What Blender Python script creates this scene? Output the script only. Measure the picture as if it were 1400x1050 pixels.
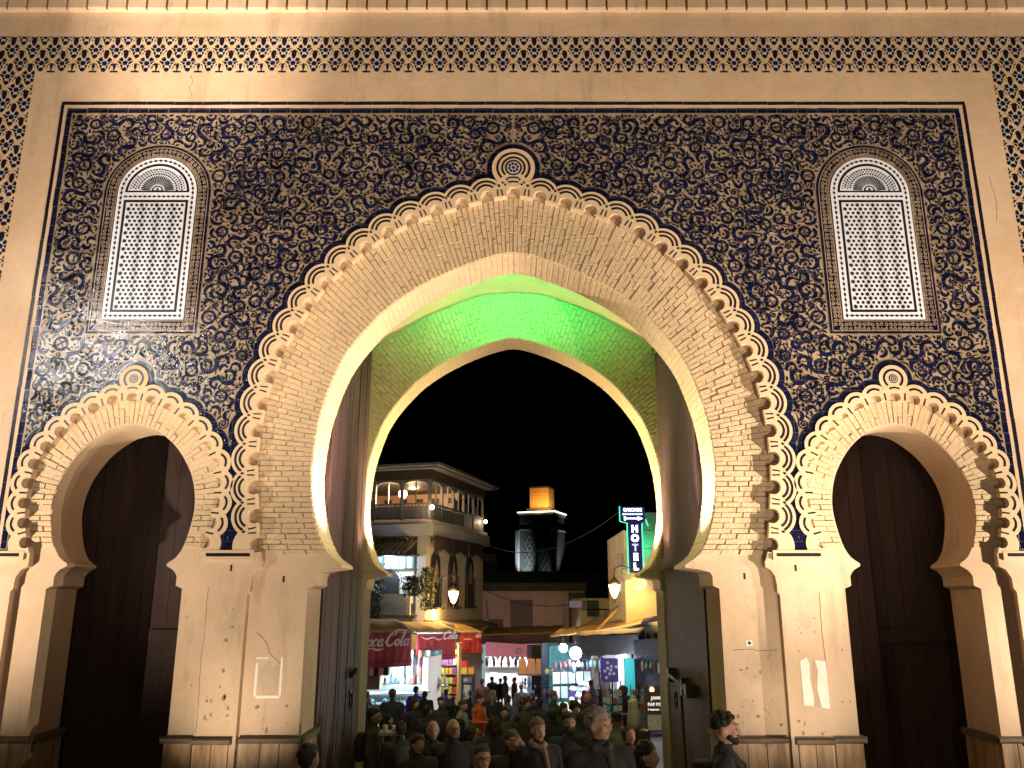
import bpy, bmesh, math, random
import numpy as np
from mathutils import Vector, Matrix
from mathutils.geometry import delaunay_2d_cdt
for o in list(bpy.data.objects): bpy.data.objects.remove(o)
R = math.radians
SC = bpy.context.scene
COL = SC.collection
# ------------------------------------------------------------------ camera
cam = bpy.data.cameras.new('camera'); camo = bpy.data.objects.new('camera', cam); COL.objects.link(camo)
PITCH = R(14.6); EYE = 2.6
camo.location = (0, 0, EYE); camo.rotation_euler = (R(90) + PITCH, 0, 0)
cam.sensor_width = 36; cam.lens = 36*1133/1400; cam.shift_x = -2/1400
cam.clip_start = .05; cam.clip_end = 2000
SC.camera = camo
# ------------------------------------------------------------------ night sky
W = bpy.data.worlds.new('World'); SC.world = W; W.use_nodes = True
nt = W.node_tree; bg = nt.nodes['Background']
sky = nt.nodes.new('ShaderNodeTexSky'); sky.sky_type = 'NISHITA'; sky.sun_disc = False
sky.sun_elevation = R(-8); sky.sun_rotation = R(200)
nt.links.new(sky.outputs[0], bg.inputs[0]); bg.inputs[1].default_value = .02
SC.view_settings.view_transform = 'Standard'; SC.view_settings.look = 'None'
SC.view_settings.gamma = 1; SC.view_settings.exposure = .1; SC.view_settings.use_curve_mapping = False
SC.cycles.use_denoising = True; SC.cycles.max_bounces = 4; SC.cycles.diffuse_bounces = 2; SC.cycles.glossy_bounces = 2
SC.cycles.caustics_reflective = False; SC.cycles.caustics_refractive = False; SC.cycles.light_sampling_threshold = .04; SC.cycles.transparent_max_bounces = 6; SC.cycles.sample_clamp_indirect = 4
# ------------------------------------------------------------------ lamps of the place, with one added fill
WARM = (1, .785, .555); WARM2 = (1, .82, .62)
def spot(name, loc, aim, power, size, blend, col, rad=.12):
    l = bpy.data.lights.new(name, 'SPOT'); l.energy = power; l.spot_size = R(size); l.spot_blend = blend
    l.color = col; l.shadow_soft_size = rad
    o = bpy.data.objects.new(name, l); COL.objects.link(o); o.location = loc
    o.rotation_euler = (Vector(aim) - Vector(loc)).to_track_quat('-Z', 'Y').to_euler()
    o['kind'] = 'helper'
    return o
def bulb(name, loc, power, col, rad=.1):
    l = bpy.data.lights.new(name, 'POINT'); l.energy = power; l.color = col; l.shadow_soft_size = rad
    o = bpy.data.objects.new(name, l); COL.objects.link(o); o.location = loc; o['kind'] = 'helper'
    return o
for s in (-1, 1):
    spot('pier_flood', (s*3.5, 8.8, .02), (s*3.5, 11.1, 2.2), 420 if s < 0 else 320, 66, 1, WARM2, .06)
spot('arch_flood', (8.4, 8.0, .3), (-.6, 11.1, 7.2), 6800, 50, 1, WARM2, .07)
spot('street_flood', (9.4, 8.7, 1.6), (6.2, 11, 5.4), 2000, 140, .7, WARM2, .05)
spot('street_flood', (-9.0, 7.2, .6), (-7.0, 11, 4.6), 2700, 84, 1, WARM2, .08)
spot('street_flood', (-5.4, 4.6, .2), (-4.7, 11, 12.0), 14000, 22, 1, WARM2, .1)
spot('street_flood', (6.2, 5.0, .2), (5.6, 11, 10.6), 4600, 58, 1, WARM, .1)
spot('street_flood', (-4.4, 4.6, .2), (-4.2, 11, 10.4), 3600, 64, 1, WARM, .1)
spot('street_flood', (6.0, 1.5, .2), (-.4, 11, 9.8), 2300, 84, 1, WARM, .2)
spot('crowd_fill', (2.5, -8.0, 6.5), (0, 11, 2), 1000, 75, 1, WARM, .3)  # added unseen fill, brightening the faces of the near crowd
# white floodlight on a mast to the left, the one mirrored in the glaze
for k in range(4):
    spot('mast_flood', (-11.9 + .5*k, .3, 8.75 + .12*(k % 2)), (-5.7, 11, 5.7), 420, 26, .9, (1, .97, .93), .06)
# uplights standing on the impost ledges of the two great arches
for s in (-1, 1):
    spot('ledge_uplight', (s*2.16, 11.72, 3.30), (s*2.70, 11.20, 4.9), 480, 88, .8, (1, .86, .58), .06)
    spot('ledge_uplight', (-s*2.16, 11.45, 3.30), (s*2.7, 11.45, 4.7), 700, 50, .9, (1, .86, .58), .06)
    spot('ledge_uplight', (s*2.16, 15.45, 3.30), (s*2.62, 15.45, 4.9), 800, 100, .8, (1, .82, .42), .06)
    spot('ledge_uplight', (-s*2.16, 15.45, 3.30), (s*2.6, 15.45, 4.6), 800, 50, .9, (1, .82, .42), .06)
    spot('ledge_uplight', (s*2.30, 14.4, 3.2), (s*2.8, 15.1, 5.6), 200, 80, .9, (1, .80, .42), .06)
spot('green_uplight', (0, 12.02, 7.62), (0, 13.1, 9.0), 820, 152, .7, (.0, 1, .20), .10)
spot('green_uplight', (0, 12.02, 7.60), (0, 15.1, 8.8), 90, 84, 1, (.02, 1, .26), .08)

# ------------------------------------------------------------------ helpers
def link(o, parent=None):
    COL.objects.link(o)
    if parent is not None: o.parent = parent
    return o
def mesh(name, v, f, mat, parent=None, smooth=False, mi=None):
    m = bpy.data.meshes.new(name); m.from_pydata([tuple(p) for p in v], [], f)
    for x in (mat if isinstance(mat, (list, tuple)) else [mat]): m.materials.append(x)
    if mi is not None: m.polygons.foreach_set('material_index', mi)
    if smooth: m.polygons.foreach_set('use_smooth', [True]*len(m.polygons))
    m.update()
    return link(bpy.data.objects.new(name, m), parent)
def empty(name, loc=(0, 0, 0), parent=None):
    o = bpy.data.objects.new(name, None); o.empty_display_size = .1; o.location = loc
    return link(o, parent)
def tag(o, label=None, cat=None, group=None, kind=None):
    if label: o['label'] = label
    if cat: o['category'] = cat
    if group: o['group'] = group
    if kind: o['kind'] = kind
    return o
class MB:
    def __init__(s): s.v = []; s.f = []; s.m = []
    def add(s, v, f, m=0):
        n = len(s.v); s.v.extend([tuple(p) for p in v]); s.f.extend([tuple(i+n for i in q) for q in f]); s.m.extend([m]*len(f)); return s
    def box(s, x0, x1, y0, y1, z0, z1, m=0, M=None, taper=0):
        t = taper
        v = [(x0, y0, z0), (x1, y0, z0), (x1, y1, z0), (x0, y1, z0), (x0+t, y0+t, z1), (x1-t, y0+t, z1), (x1-t, y1-t, z1), (x0+t, y1-t, z1)]
        if M is not None: v = [M @ Vector(p) for p in v]
        return s.add(v, [(0, 3, 2, 1), (4, 5, 6, 7), (0, 1, 5, 4), (1, 2, 6, 5), (2, 3, 7, 6), (3, 0, 4, 7)], m)
    def quadprism(s, q, y0, y1, inset=0, m=0):
        """q four XZ points; front at y0 shrunk by inset, back at y1"""
        cx = sum(p[0] for p in q)/4; cz = sum(p[1] for p in q)/4
        fr = []
        for x, z in q:
            d = math.hypot(x-cx, z-cz) or 1; k = max(0, 1-inset*1.4/d); fr.append((cx+(x-cx)*k, y0, cz+(z-cz)*k))
        v = fr + [(x, y1, z) for x, z in q]
        a = sum(q[i][0]*q[(i+1) % 4][1]-q[(i+1) % 4][0]*q[i][1] for i in range(4))
        F = [(0, 1, 2, 3), (0, 4, 5, 1), (1, 5, 6, 2), (2, 6, 7, 3), (3, 7, 4, 0)]
        if a < 0: F = [tuple(reversed(x)) for x in F]
        return s.add(v, F, m)
    def tube(s, pts, r, n=8, m=0, cap=True, closed=False):
        pts = [Vector(p) for p in pts]; N = len(pts)
        rr = r if isinstance(r, (list, tuple)) else [r]*N
        v = []; f = []; up = Vector((0, 0, 1))
        for i, p in enumerate(pts):
            a = pts[(i-1) % N] if (i > 0 or closed) else p; b = pts[(i+1) % N] if (i < N-1 or closed) else p
            d = (b-a)
            if d.length < 1e-9: d = Vector((0, 0, 1))
            d.normalize()
            u = d.cross(up)
            if u.length < .05: u = d.cross(Vector((1, 0, 0)))
            u.normalize(); w = u.cross(d)
            for k in range(n):
                t = 2*math.pi*k/n; v.append(p + (u*math.cos(t)+w*math.sin(t))*rr[i])
        S = N if closed else N-1
        for i in range(S):
            for k in range(n):
                a = i*n+k; b = i*n+(k+1) % n; j = (i+1) % N
                f.append((a, b, j*n+(k+1) % n, j*n+k))
        if cap and not closed: f.append(tuple(range(n-1, -1, -1))); f.append(tuple((N-1)*n+k for k in range(n)))
        return s.add(v, f, m)
    def lathe(s, prof, n=16, at=(0, 0, 0), m=0):
        v = []; f = []; N = len(prof)
        for r, z in prof:
            for k in range(n):
                t = 2*math.pi*k/n; v.append((at[0]+r*math.cos(t), at[1]+r*math.sin(t), at[2]+z))
        for i in range(N-1):
            for k in range(n): f.append((i*n+k, i*n+(k+1) % n, (i+1)*n+(k+1) % n, (i+1)*n+k))
        f.append(tuple(range(n-1, -1, -1))); f.append(tuple((N-1)*n+k for k in range(n)))
        return s.add(v, f, m)
    def build(s, name, mat, parent=None, smooth=False):
        return mesh(name, s.v, s.f, mat, parent, smooth, s.m if isinstance(mat, (list, tuple)) else None)
def clean(loop):
    o = []
    for p in loop:
        if not o or math.hypot(p[0]-o[-1][0], p[1]-o[-1][1]) > 1e-4: o.append((float(p[0]), float(p[1])))
    if math.hypot(o[0][0]-o[-1][0], o[0][1]-o[-1][1]) < 1e-4: o.pop()
    return o
def plate_mb(mb, loops, y0, y1=None, m=0, sides=True, back=False, ms=None):
    """flat XZ region (outer loop, then holes), front at y0, sides back to y1"""
    loops = [clean(l) for l in loops]
    V = []; E = []
    for l in loops:
        n = len(V); V += [Vector(p) for p in l]; E += [(n+i, n+(i+1) % len(l)) for i in range(len(l))]
    v, e, f, *_ = delaunay_2d_cdt(V, E, [], 1 if len(loops) == 1 else 0, 1e-6)
    F = []
    for t in f:
        a, b, c = [v[i] for i in t[:3]]
        if len(loops) > 1:
            g = (a+b+c)/3; ins = False
            for l in loops:
                for i in range(len(l)):
                    p, q = l[i-1], l[i]
                    if (p[1] > g.y) != (q[1] > g.y) and g.x < (q[0]-p[0])*(g.y-p[1])/(q[1]-p[1])+p[0]: ins = not ins
            if not ins: continue
        F.append(tuple(t) if (b-a).cross(c-a) > 0 else tuple(reversed(t)))
    mb.add([(p.x, y0, p.y) for p in v], F, m)
    if back: mb.add([(p.x, y1, p.y) for p in v], [tuple(reversed(t)) for t in F], m)
    if y1 is not None and sides:
        for l in loops:
            n = len(l); ar = sum(l[i][0]*l[(i+1) % n][1]-l[(i+1) % n][0]*l[i][1] for i in range(n))
            hole = l is not loops[0]
            q = [(i, n+i, n+(i+1) % n, (i+1) % n) for i in range(n)]
            if (ar < 0) != hole: q = [tuple(reversed(x)) for x in q]
            mb.add([(x, y0, z) for x, z in l] + [(x, y1, z) for x, z in l], q, m if ms is None else ms)
    return mb
def plate(name, loops, y0, y1, mat, parent=None, **k):
    mb = MB(); plate_mb(mb, loops, y0, y1, **k); return mb.build(name, mat, parent)
def crom(pts, n=12, closed=False):
    """Catmull-Rom through pts"""
    P = [np.array(p, float) for p in pts]; out = []
    N = len(P)
    for i in range(N-1):
        p0 = P[i-1] if i > 0 else 2*P[0]-P[1]; p1 = P[i]; p2 = P[i+1]; p3 = P[i+2] if i+2 < N else 2*P[-1]-P[-2]
        for k in range(n):
            t = k/n
            out.append(.5*((2*p1)+(-p0+p2)*t+(2*p0-5*p1+4*p2-p3)*t*t+(-p0+3*p1-3*p2+p3)*t**3))
    out.append(P[-1]); return np.array(out)
class Curve:
    """arc-length parametrised polyline"""
    def __init__(s, pts):
        s.p = np.array(pts, float); d = np.hypot(*np.diff(s.p, axis=0).T); s.s = np.concatenate([[0], np.cumsum(d)]); s.L = s.s[-1]
    def at(s, d):
        d = min(max(d, 0), s.L); return np.array([np.interp(d, s.s, s.p[:, 0]), np.interp(d, s.s, s.p[:, 1])])
    def tan(s, d, e=.03):
        a = s.at(d-e); b = s.at(d+e); t = b-a; return t/np.hypot(*t)
    def nrm(s, d):
        t = s.tan(d); return np.array([-t[1], t[0]])
def arc(cx, cz, r, a0, a1, n=16):
    return [(cx+r*math.cos(a0+(a1-a0)*k/n), cz+r*math.sin(a0+(a1-a0)*k/n)) for k in range(n+1)]
def ribbon_mb(mb, pts, w, y, m=0):
    """flat ribbon in XZ along pts, w widths (scalar or list), at depth y, facing -Y"""
    p = np.array(pts, float); t = np.gradient(p, axis=0); t /= np.maximum(np.hypot(t[:, 0], t[:, 1]), 1e-9)[:, None]
    n = np.stack([-t[:, 1], t[:, 0]], 1); w = np.broadcast_to(np.asarray(w, float), (len(p),))[:, None]/2
    a = p+n*w; b = p-n*w; N = len(p)
    v = [(x, y, z) for x, z in a]+[(x, y, z) for x, z in b]
    mb.add(v, [(N+i, N+i+1, i+1, i) for i in range(N-1)], m)
# ------------------------------------------------------------------ materials
MATS = {}
def mat(name, col, rough=.7, var=0., vscale=3., bump=0., bscale=20., col2=None, metal=0., emit=None, estr=0., spec=.5, detail=6, stretch=None, coat=0.):
    if name in MATS: return MATS[name]
    m = bpy.data.materials.new(name); m.use_nodes = True; MATS[name] = m
    n = m.node_tree.nodes; L = m.node_tree.links; b = n['Principled BSDF']
    b.inputs['Roughness'].default_value = rough; b.inputs['Metallic'].default_value = metal
    b.inputs['Specular IOR Level'].default_value = spec; b.inputs['Coat Weight'].default_value = coat
    c = (*col, 1); b.inputs['Base Color'].default_value = c
    if var or bump or col2:
        tc = n.new('ShaderNodeNewGeometry'); src = tc.outputs['Position']
        if stretch:
            mp = n.new('ShaderNodeMapping'); mp.inputs['Scale'].default_value = stretch; L.new(src, mp.inputs[0]); src = mp.outputs[0]
    if var or col2:
        t = n.new('ShaderNodeTexNoise'); t.inputs['Scale'].default_value = vscale; t.inputs['Detail'].default_value = detail; t.inputs['Roughness'].default_value = .62
        L.new(src, t.inputs['Vector'])
        r = n.new('ShaderNodeValToRGB'); L.new(t.outputs[0], r.inputs[0])
        r.color_ramp.elements[0].position = .32; r.color_ramp.elements[1].position = .68
        k = 1-var
        r.color_ramp.elements[0].color = (*(col2 or [x*k for x in col]), 1); r.color_ramp.elements[1].color = c
        L.new(r.outputs[0], b.inputs['Base Color'])
    if bump:
        t2 = n.new('ShaderNodeTexNoise'); t2.inputs['Scale'].default_value = bscale; t2.inputs['Detail'].default_value = 5; L.new(src, t2.inputs['Vector'])
        bp = n.new('ShaderNodeBump'); bp.inputs['Strength'].default_value = bump; bp.inputs['Distance'].default_value = .02
        L.new(t2.outputs[0], bp.inputs['Height']); L.new(bp.outputs[0], b.inputs['Normal'])
    if emit:
        b.inputs['Emission Color'].default_value = (*emit, 1); b.inputs['Emission Strength'].default_value = estr
    return m
def glaze(name, col, rough, var=.15, joint=None):
    """glazed tile: every square of the tiling leans its own way, so reflections break up tile by tile; pale joints"""
    m = bpy.data.materials.new(name); m.use_nodes = True; MATS[name] = m
    n = m.node_tree.nodes; L = m.node_tree.links; b = n['Principled BSDF']
    g = n.new('ShaderNodeNewGeometry')
    mp = n.new('ShaderNodeVectorMath'); mp.operation = 'MULTIPLY'; mp.inputs[1].default_value = (1/.20, 0, 1/.145); L.new(g.outputs['Position'], mp.inputs[0])
    fl = n.new('ShaderNodeVectorMath'); fl.operation = 'FLOOR'; L.new(mp.outputs[0], fl.inputs[0])
    wn = n.new('ShaderNodeTexWhiteNoise'); wn.noise_dimensions = '3D'; L.new(fl.outputs[0], wn.inputs['Vector'])
    sb = n.new('ShaderNodeVectorMath'); sb.operation = 'SUBTRACT'; sb.inputs[1].default_value = (.5, .5, .5); L.new(wn.outputs['Color'], sb.inputs[0])
    sc = n.new('ShaderNodeVectorMath'); sc.operation = 'SCALE'; sc.inputs['Scale'].default_value = .06; L.new(sb.outputs[0], sc.inputs[0])
    nz = n.new('ShaderNodeTexNoise'); nz.inputs['Scale'].default_value = 26; nz.inputs['Detail'].default_value = 3; L.new(g.outputs['Position'], nz.inputs['Vector'])
    bp = n.new('ShaderNodeBump'); bp.inputs['Strength'].default_value = .5; bp.inputs['Distance'].default_value = .012; L.new(nz.outputs[0], bp.inputs['Height'])
    ad = n.new('ShaderNodeVectorMath'); ad.operation = 'ADD'; L.new(bp.outputs[0], ad.inputs[0]); L.new(sc.outputs[0], ad.inputs[1])
    no = n.new('ShaderNodeVectorMath'); no.operation = 'NORMALIZE'; L.new(ad.outputs[0], no.inputs[0]); L.new(no.outputs[0], b.inputs['Normal'])
    # tone differs from tile to tile, and over larger patches
    n2 = n.new('ShaderNodeTexNoise'); n2.inputs['Scale'].default_value = 1.3; n2.inputs['Detail'].default_value = 5; L.new(g.outputs['Position'], n2.inputs['Vector'])
    mx = n.new('ShaderNodeMath'); mx.operation = 'ADD'; L.new(wn.outputs['Value'], mx.inputs[0]); L.new(n2.outputs[0], mx.inputs[1])
    mr = n.new('ShaderNodeMapRange'); mr.inputs[1].default_value = .3; mr.inputs[2].default_value = 1.7; mr.inputs[3].default_value = 1-2*var; mr.inputs[4].default_value = 1+var; L.new(mx.outputs[0], mr.inputs[0])
    cs = n.new('ShaderNodeVectorMath'); cs.operation = 'SCALE'; cs.inputs[0].default_value = col; L.new(mr.outputs[0], cs.inputs['Scale'])
    out = cs.outputs[0]
    if joint:
        fr = n.new('ShaderNodeVectorMath'); fr.operation = 'FRACTION'; L.new(mp.outputs[0], fr.inputs[0])
        sx = n.new('ShaderNodeSeparateXYZ'); L.new(fr.outputs[0], sx.inputs[0])
        l1 = n.new('ShaderNodeMath'); l1.operation = 'LESS_THAN'; l1.inputs[1].default_value = .022; L.new(sx.outputs[0], l1.inputs[0])
        l2 = n.new('ShaderNodeMath'); l2.operation = 'LESS_THAN'; l2.inputs[1].default_value = .034; L.new(sx.outputs[2], l2.inputs[0])
        lm = n.new('ShaderNodeMath'); lm.operation = 'MAXIMUM'; L.new(l1.outputs[0], lm.inputs[0]); L.new(l2.outputs[0], lm.inputs[1])
        ml = n.new('ShaderNodeMath'); ml.operation = 'MULTIPLY'; ml.inputs[1].default_value = .55; L.new(lm.outputs[0], ml.inputs[0])
        mi = n.new('ShaderNodeMix'); mi.data_type = 'RGBA'; L.new(ml.outputs[0], mi.inputs[0]); L.new(out, mi.inputs[6]); mi.inputs[7].default_value = (*joint, 1); out = mi.outputs[2]
    L.new(out, b.inputs['Base Color']); b.inputs['Roughness'].default_value = rough
    return m
M_PLASTER = mat('plaster', (.62, .462, .325), .85, .14, 1.6, .25, 9)
def weather(m, col, dark, rust):
    """lay patches, run-down stains and chips with shapes of their own over a plaster"""
    n = m.node_tree.nodes; L = m.node_tree.links; b = n['Principled BSDF']; src = b.inputs['Base Color'].links[0].from_socket
    g = n.new('ShaderNodeNewGeometry')
    def layer(src, scale, stretch, lo, hi, c, amt, detail=5):
        mp = n.new('ShaderNodeMapping'); mp.inputs['Scale'].default_value = stretch; L.new(g.outputs['Position'], mp.inputs[0])
        t = n.new('ShaderNodeTexNoise'); t.inputs['Scale'].default_value = scale; t.inputs['Detail'].default_value = detail; t.inputs['Roughness'].default_value = .7; L.new(mp.outputs[0], t.inputs['Vector'])
        r = n.new('ShaderNodeMapRange'); r.inputs[1].default_value = lo; r.inputs[2].default_value = hi; r.inputs[4].default_value = amt; L.new(t.outputs[0], r.inputs[0])
        x = n.new('ShaderNodeMix'); x.data_type = 'RGBA'; L.new(r.outputs[0], x.inputs[0]); L.new(src, x.inputs[6]); x.inputs[7].default_value = (*c, 1); return x.outputs[2]
    src = layer(src, .9, (1, 1, 1), .50, .62, rust, .55)
    src = layer(src, 1.6, (2.2, 2.2, .35), .54, .72, dark, .42)
    src = layer(src, 9, (1, 1, 1), .685, .72, dark, .75, 6)
    L.new(src, b.inputs['Base Color'])
weather(M_PLASTER, None, (.26, .19, .12), (.52, .36, .22))
M_BRICK = mat('brick_paint', (.62, .47, .30), .85, .16, 4, .5, 28)
M_TAN = mat('carved_plaster', (.64, .48, .31), .75, .12, 5, .2, 20)
M_BLUE = glaze('blue_glaze', (.007, .0095, .036), .065, .25, (.15, .13, .12))
M_GROUND = glaze('tan_glaze', (.32, .24, .16), .13, .20, (.10, .08, .07))
M_BLACK = mat('black_glaze', (.012, .011, .022), .3, .3, 5, .15, 30)
M_WHITE = mat('white_glaze', (.74, .78, .92), .4, .12, 6, .15, 20)
M_PALE = mat('pale_chip', (.50, .50, .55), .5, .1, 8)
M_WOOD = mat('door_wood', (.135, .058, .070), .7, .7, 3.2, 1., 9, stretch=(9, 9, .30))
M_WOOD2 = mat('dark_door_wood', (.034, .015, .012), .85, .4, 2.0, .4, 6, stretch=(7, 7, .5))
M_IRON = mat('dark_iron', (.03, .027, .025), .5, .3, 9, .3, 30, metal=.6)
M_DADO = mat('dado_slab', (.55, .37, .21), .55, .5, 2.4, .2, 14, col2=(.17, .095, .05), stretch=(3, 3, .5))
M_CAP = mat('dado_cap', (.16, .125, .085), .7, .4, 5, .4, 20)
random.seed(4); RN = random.Random(11)
# ================================================================== the gate
gate = empty('city_gate', (0, 11, -.5))
tag(gate, 'monumental gate with three horseshoe arches and blue arabesque tilework', 'city gate')
_gp = Vector((0, 11, -.5))
def G(o):                      # parent to the gate keeping world coordinates
    o.parent = gate; o.matrix_parent_inverse = Matrix.Translation(-_gp); return o
YA, YB, YC = 11.0, 11.11, 11.90     # tile plane, archivolt plane, back of the front wall
YR, YE = 15.1, 15.85                 # rear arch
LOW = -1.2
# right half of the great arch, from apex to impost tip
m_in = crom([(0, 7.45), (.12, 7.437), (.3, 7.395), (.6, 7.29), (1.0, 7.115), (1.45, 6.86), (1.90, 6.49), (2.36, 5.89), (2.60, 5.25), (2.70, 4.7), (2.72, 4.15), (2.63, 3.6), (2.47, 3.22), (2.25, 3.04)], 10)
m_out = crom([(0, 8.29), (.18, 8.275), (.40, 8.225), (.73, 8.13), (1.44, 7.88), (2.05, 7.48), (2.64, 6.90), (3.08, 6.16), (3.31, 5.54), (3.42, 4.85), (3.43, 4.3), (3.39, 3.86), (3.34, 3.45), (3.30, 3.14)], 10)
s_in = crom([(0, 4.93), (.15, 4.905), (.35, 4.83), (.63, 4.60), (.84, 4.28), (.93, 3.98), (.94, 3.70), (.87, 3.35), (.78, 3.16), (.655, 3.06)], 10)
s_out = crom([(0, 5.24), (.18, 5.22), (.40, 5.15), (.74, 4.94), (1.01, 4.64), (1.18, 4.36), (1.23, 4.08), (1.23, 3.76), (1.18, 3.46), (1.10, 3.2)], 10)
SX = 5.20                           # centre of the side arches
def mir(p): return np.stack([-p[:, 0], p[:, 1]], 1)
def full(h): return np.concatenate([mir(h)[::-1], h[1:]])     # left impost -> apex -> right impost
def move(p, dx): return np.asarray(p)+np.array([dx, 0])
# ---- scallops
def scallop_set(half, n, off, R_):
    """n scallops a side plus one at the apex, centred off outside the curve"""
    c = Curve(half); d0 = .02 if n < 15 else .0
    pitch = (c.L-.10)/(n+.15)
    out = []
    for k in range(n+1):
        d = k*pitch; p = c.at(d)
        nn = c.nrm(d) if k else np.array([0, 1.])
        if k and nn.dot(np.array([p[0], p[1]-4.])) < 0: nn = -nn
        q = p+nn*off; out.append((q, nn))
    L = [(np.array([-q[0], q[1]]), np.array([-a[0], a[1]])) for q, a in out[:0:-1]]
    return L+out
def outer_loop(S, Rr, zb):
    """outline of the union of the scallop discs, from left bottom to right bottom"""
    pts = []
    for i, (c, n) in enumerate(S):
        a0 = math.atan2(n[1], n[0])
        def cut(j):
            d = S[j][0]-c; L = np.hypot(*d)/2
            h = math.sqrt(max(Rr*Rr-L*L, 1e-4)); return math.acos(min(1, L/Rr)), math.atan2(d[1], d[0])
        if i > 0:
            ac, ad = cut(i-1); st = ad-ac
        else: st = a0+1.5
        if i < len(S)-1:
            ac, ad = cut(i+1); en = ad+ac
        else: en = a0-1.5
        while st-a0 > math.pi: st -= 2*math.pi
        while st-a0 < -math.pi: st += 2*math.pi
        while en-a0 > math.pi: en -= 2*math.pi
        while en-a0 < -math.pi: en += 2*math.pi
        for k in range(11):
            a = st+(en-st)*k/10; pts.append((c[0]+Rr*math.cos(a), c[1]+Rr*math.sin(a)))
    pts = [p for p in pts if p[1] > zb+.01]
    return pts
def inner_loop(half, S, off, r, so):
    """inner cusped edge: the curve itself with a round scoop bitten out at each scallop"""
    c = Curve(full(half)); pts = []
    ds = [c.s[np.argmin(np.hypot(*(c.p-(q-n*off)).T))] for q, n in S]
    hw = math.sqrt(max(r*r-so*so, .0004))
    prev = 0
    for d, (q, n) in zip(ds, S):
        # cusp between scoops
        for t in np.linspace(prev, d-hw-.012, 7)[:-1]:
            pts.append(tuple(c.at(t)))
        b = q-n*(off-so); t = np.array([n[1], -n[0]])
        a0 = math.asin(so/r)
        for k in range(11):
            a = math.pi+a0-(math.pi+2*a0)*k/10
            pts.append(tuple(b+t*r*math.cos(a)+n*r*math.sin(a)))
        prev = d+hw+.012
    for t in np.linspace(prev, c.L, 6): pts.append(tuple(c.at(t)))
    return pts
MAIN_S = scallop_set(m_out, 18, .08, .26)
SIDE_S = scallop_set(s_out, 10, .06, .2)
RM, RS_ = .262, .188
main_in = inner_loop(m_out, MAIN_S, .08, .098, .035)
side_in = inner_loop(s_out, SIDE_S, .06, .075, .028)
main_ou = outer_loop(MAIN_S, RM, 3.2); side_ou = outer_loop(SIDE_S, RS_, 3.2)
main_bl = outer_loop(MAIN_S, RM+.085, 3.2); side_bl = outer_loop(SIDE_S, RS_+.075, 3.2)
# ---- front wall (plane A): one slab with the three cusped openings cut to the ground
def A_leg_in():       # from ground up to the springing of the great arch, left side
    return [(-3.43, LOW), (-3.43, 2.66), (-3.40, 2.70), (-3.40, 2.79), (-3.385, 2.90), (-3.34, 2.97), (-3.27, 3.01), (-3.27, 3.08)]
def A_leg_side():     # side arch, its edge towards the great arch (left side of gate)
    return [(-3.95, LOW), (-3.95, 2.70), (-3.97, 2.78), (-4.0, 2.92), (-4.06, 3.0), (-4.10, 3.02), (-4.10, 3.12)]
def A_leg_out():
    return [(-6.48, LOW), (-6.48, 2.70), (-6.45, 2.74), (-6.44, 2.88), (-6.38, 2.98), (-6.30, 3.02), (-6.30, 3.12)]
sideL = list(map(tuple, move(side_in, -SX)))
left_part = A_leg_out() + sideL + A_leg_side()[::-1] + A_leg_in() + [p for p in main_in if p[0] < 0]
right_part = [(-x, z) for x, z in left_part][::-1]
loopA = [(-9.6, 13.4), (-9.6, LOW)] + left_part + [p for p in main_in if p[0] == 0] + right_part + [(9.6, LOW), (9.6, 13.4)]
G(plate('front_wall', [loopA], YA, YB+.01, M_PLASTER))
# ---- archivolt wall (plane B)
def B_jamb(x0, xi, xt, zt):
    s = 1 if xt > x0 else -1
    return [(x0, LOW), (x0, 2.74), (xi, 2.78), (xi, 2.90), (xi+s*.03, 2.95), (xi+(xt-xi)*.45, 2.985), (xt, zt-.03)]
mainB = B_jamb(-2.68, -2.60, -2.25, 3.04) + [tuple(p) for p in full(m_in)]
mainB += [(-x, z) for x, z in B_jamb(-2.68, -2.60, -2.25, 3.04)][::-1]
sl = [tuple(p) for p in move(full(s_in), -SX)]
sideB = B_jamb(-SX-.885, -SX-.80, -SX-.655, 3.06) + sl + [(-2*SX-x, z) for x, z in B_jamb(-SX-.885, -SX-.80, -SX-.655, 3.06)][::-1]
sideBr = [(-x, z) for x, z in sideB][::-1]
loopB = [(-9.6, 13.4), (-9.6, LOW)] + sideB + mainB + sideBr + [(9.6, LOW), (9.6, 13.4)]
G(plate('archivolt_wall', [loopB], YB, YC, M_PLASTER, back=True))
# ---- bricks of the archivolts
def hit(curve, cx, cz, dx, dz):
    """where a ray from (cx, cz) first meets a polyline"""
    p = curve.p; a, b = p[:-1], p[1:]; e = b-a; o = a-np.array([cx, cz])
    den = dx*e[:, 1]-dz*e[:, 0]; den = np.where(np.abs(den) < 1e-12, 1e-12, den)
    t = (o[:, 0]*e[:, 1]-o[:, 1]*e[:, 0])/den; u = (o[:, 0]*dz-o[:, 1]*dx)/den
    ok = (u >= -1e-6) & (u <= 1+1e-6) & (t > 0)
    if not ok.any(): return None
    t = t[ok].min(); return np.array([cx+dx*t, cz+dz*t])
def courses(ci, co, zc, zlo, pitch, rm, lift):
    """course lines: level below the springing centre, fanning above it"""
    out = []
    n0 = max(1, int(round((zc-zlo)/pitch)))
    for k in range(n0): 
        z = zlo+(zc-zlo)*k/n0; out.append((0, z, 1, 0))
    n1 = int(round(rm*math.pi/2/pitch))
    for k in range(n1+1):
        a = math.pi/2*k/n1; out.append((0, zc+lift*(k/n1)**4, math.cos(a), math.sin(a)))
    L = []
    for r in out:
        i, o = hit(ci, *r), hit(co, *r)
        if i is not None and o is not None: L.append((i, o))
    return L
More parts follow.
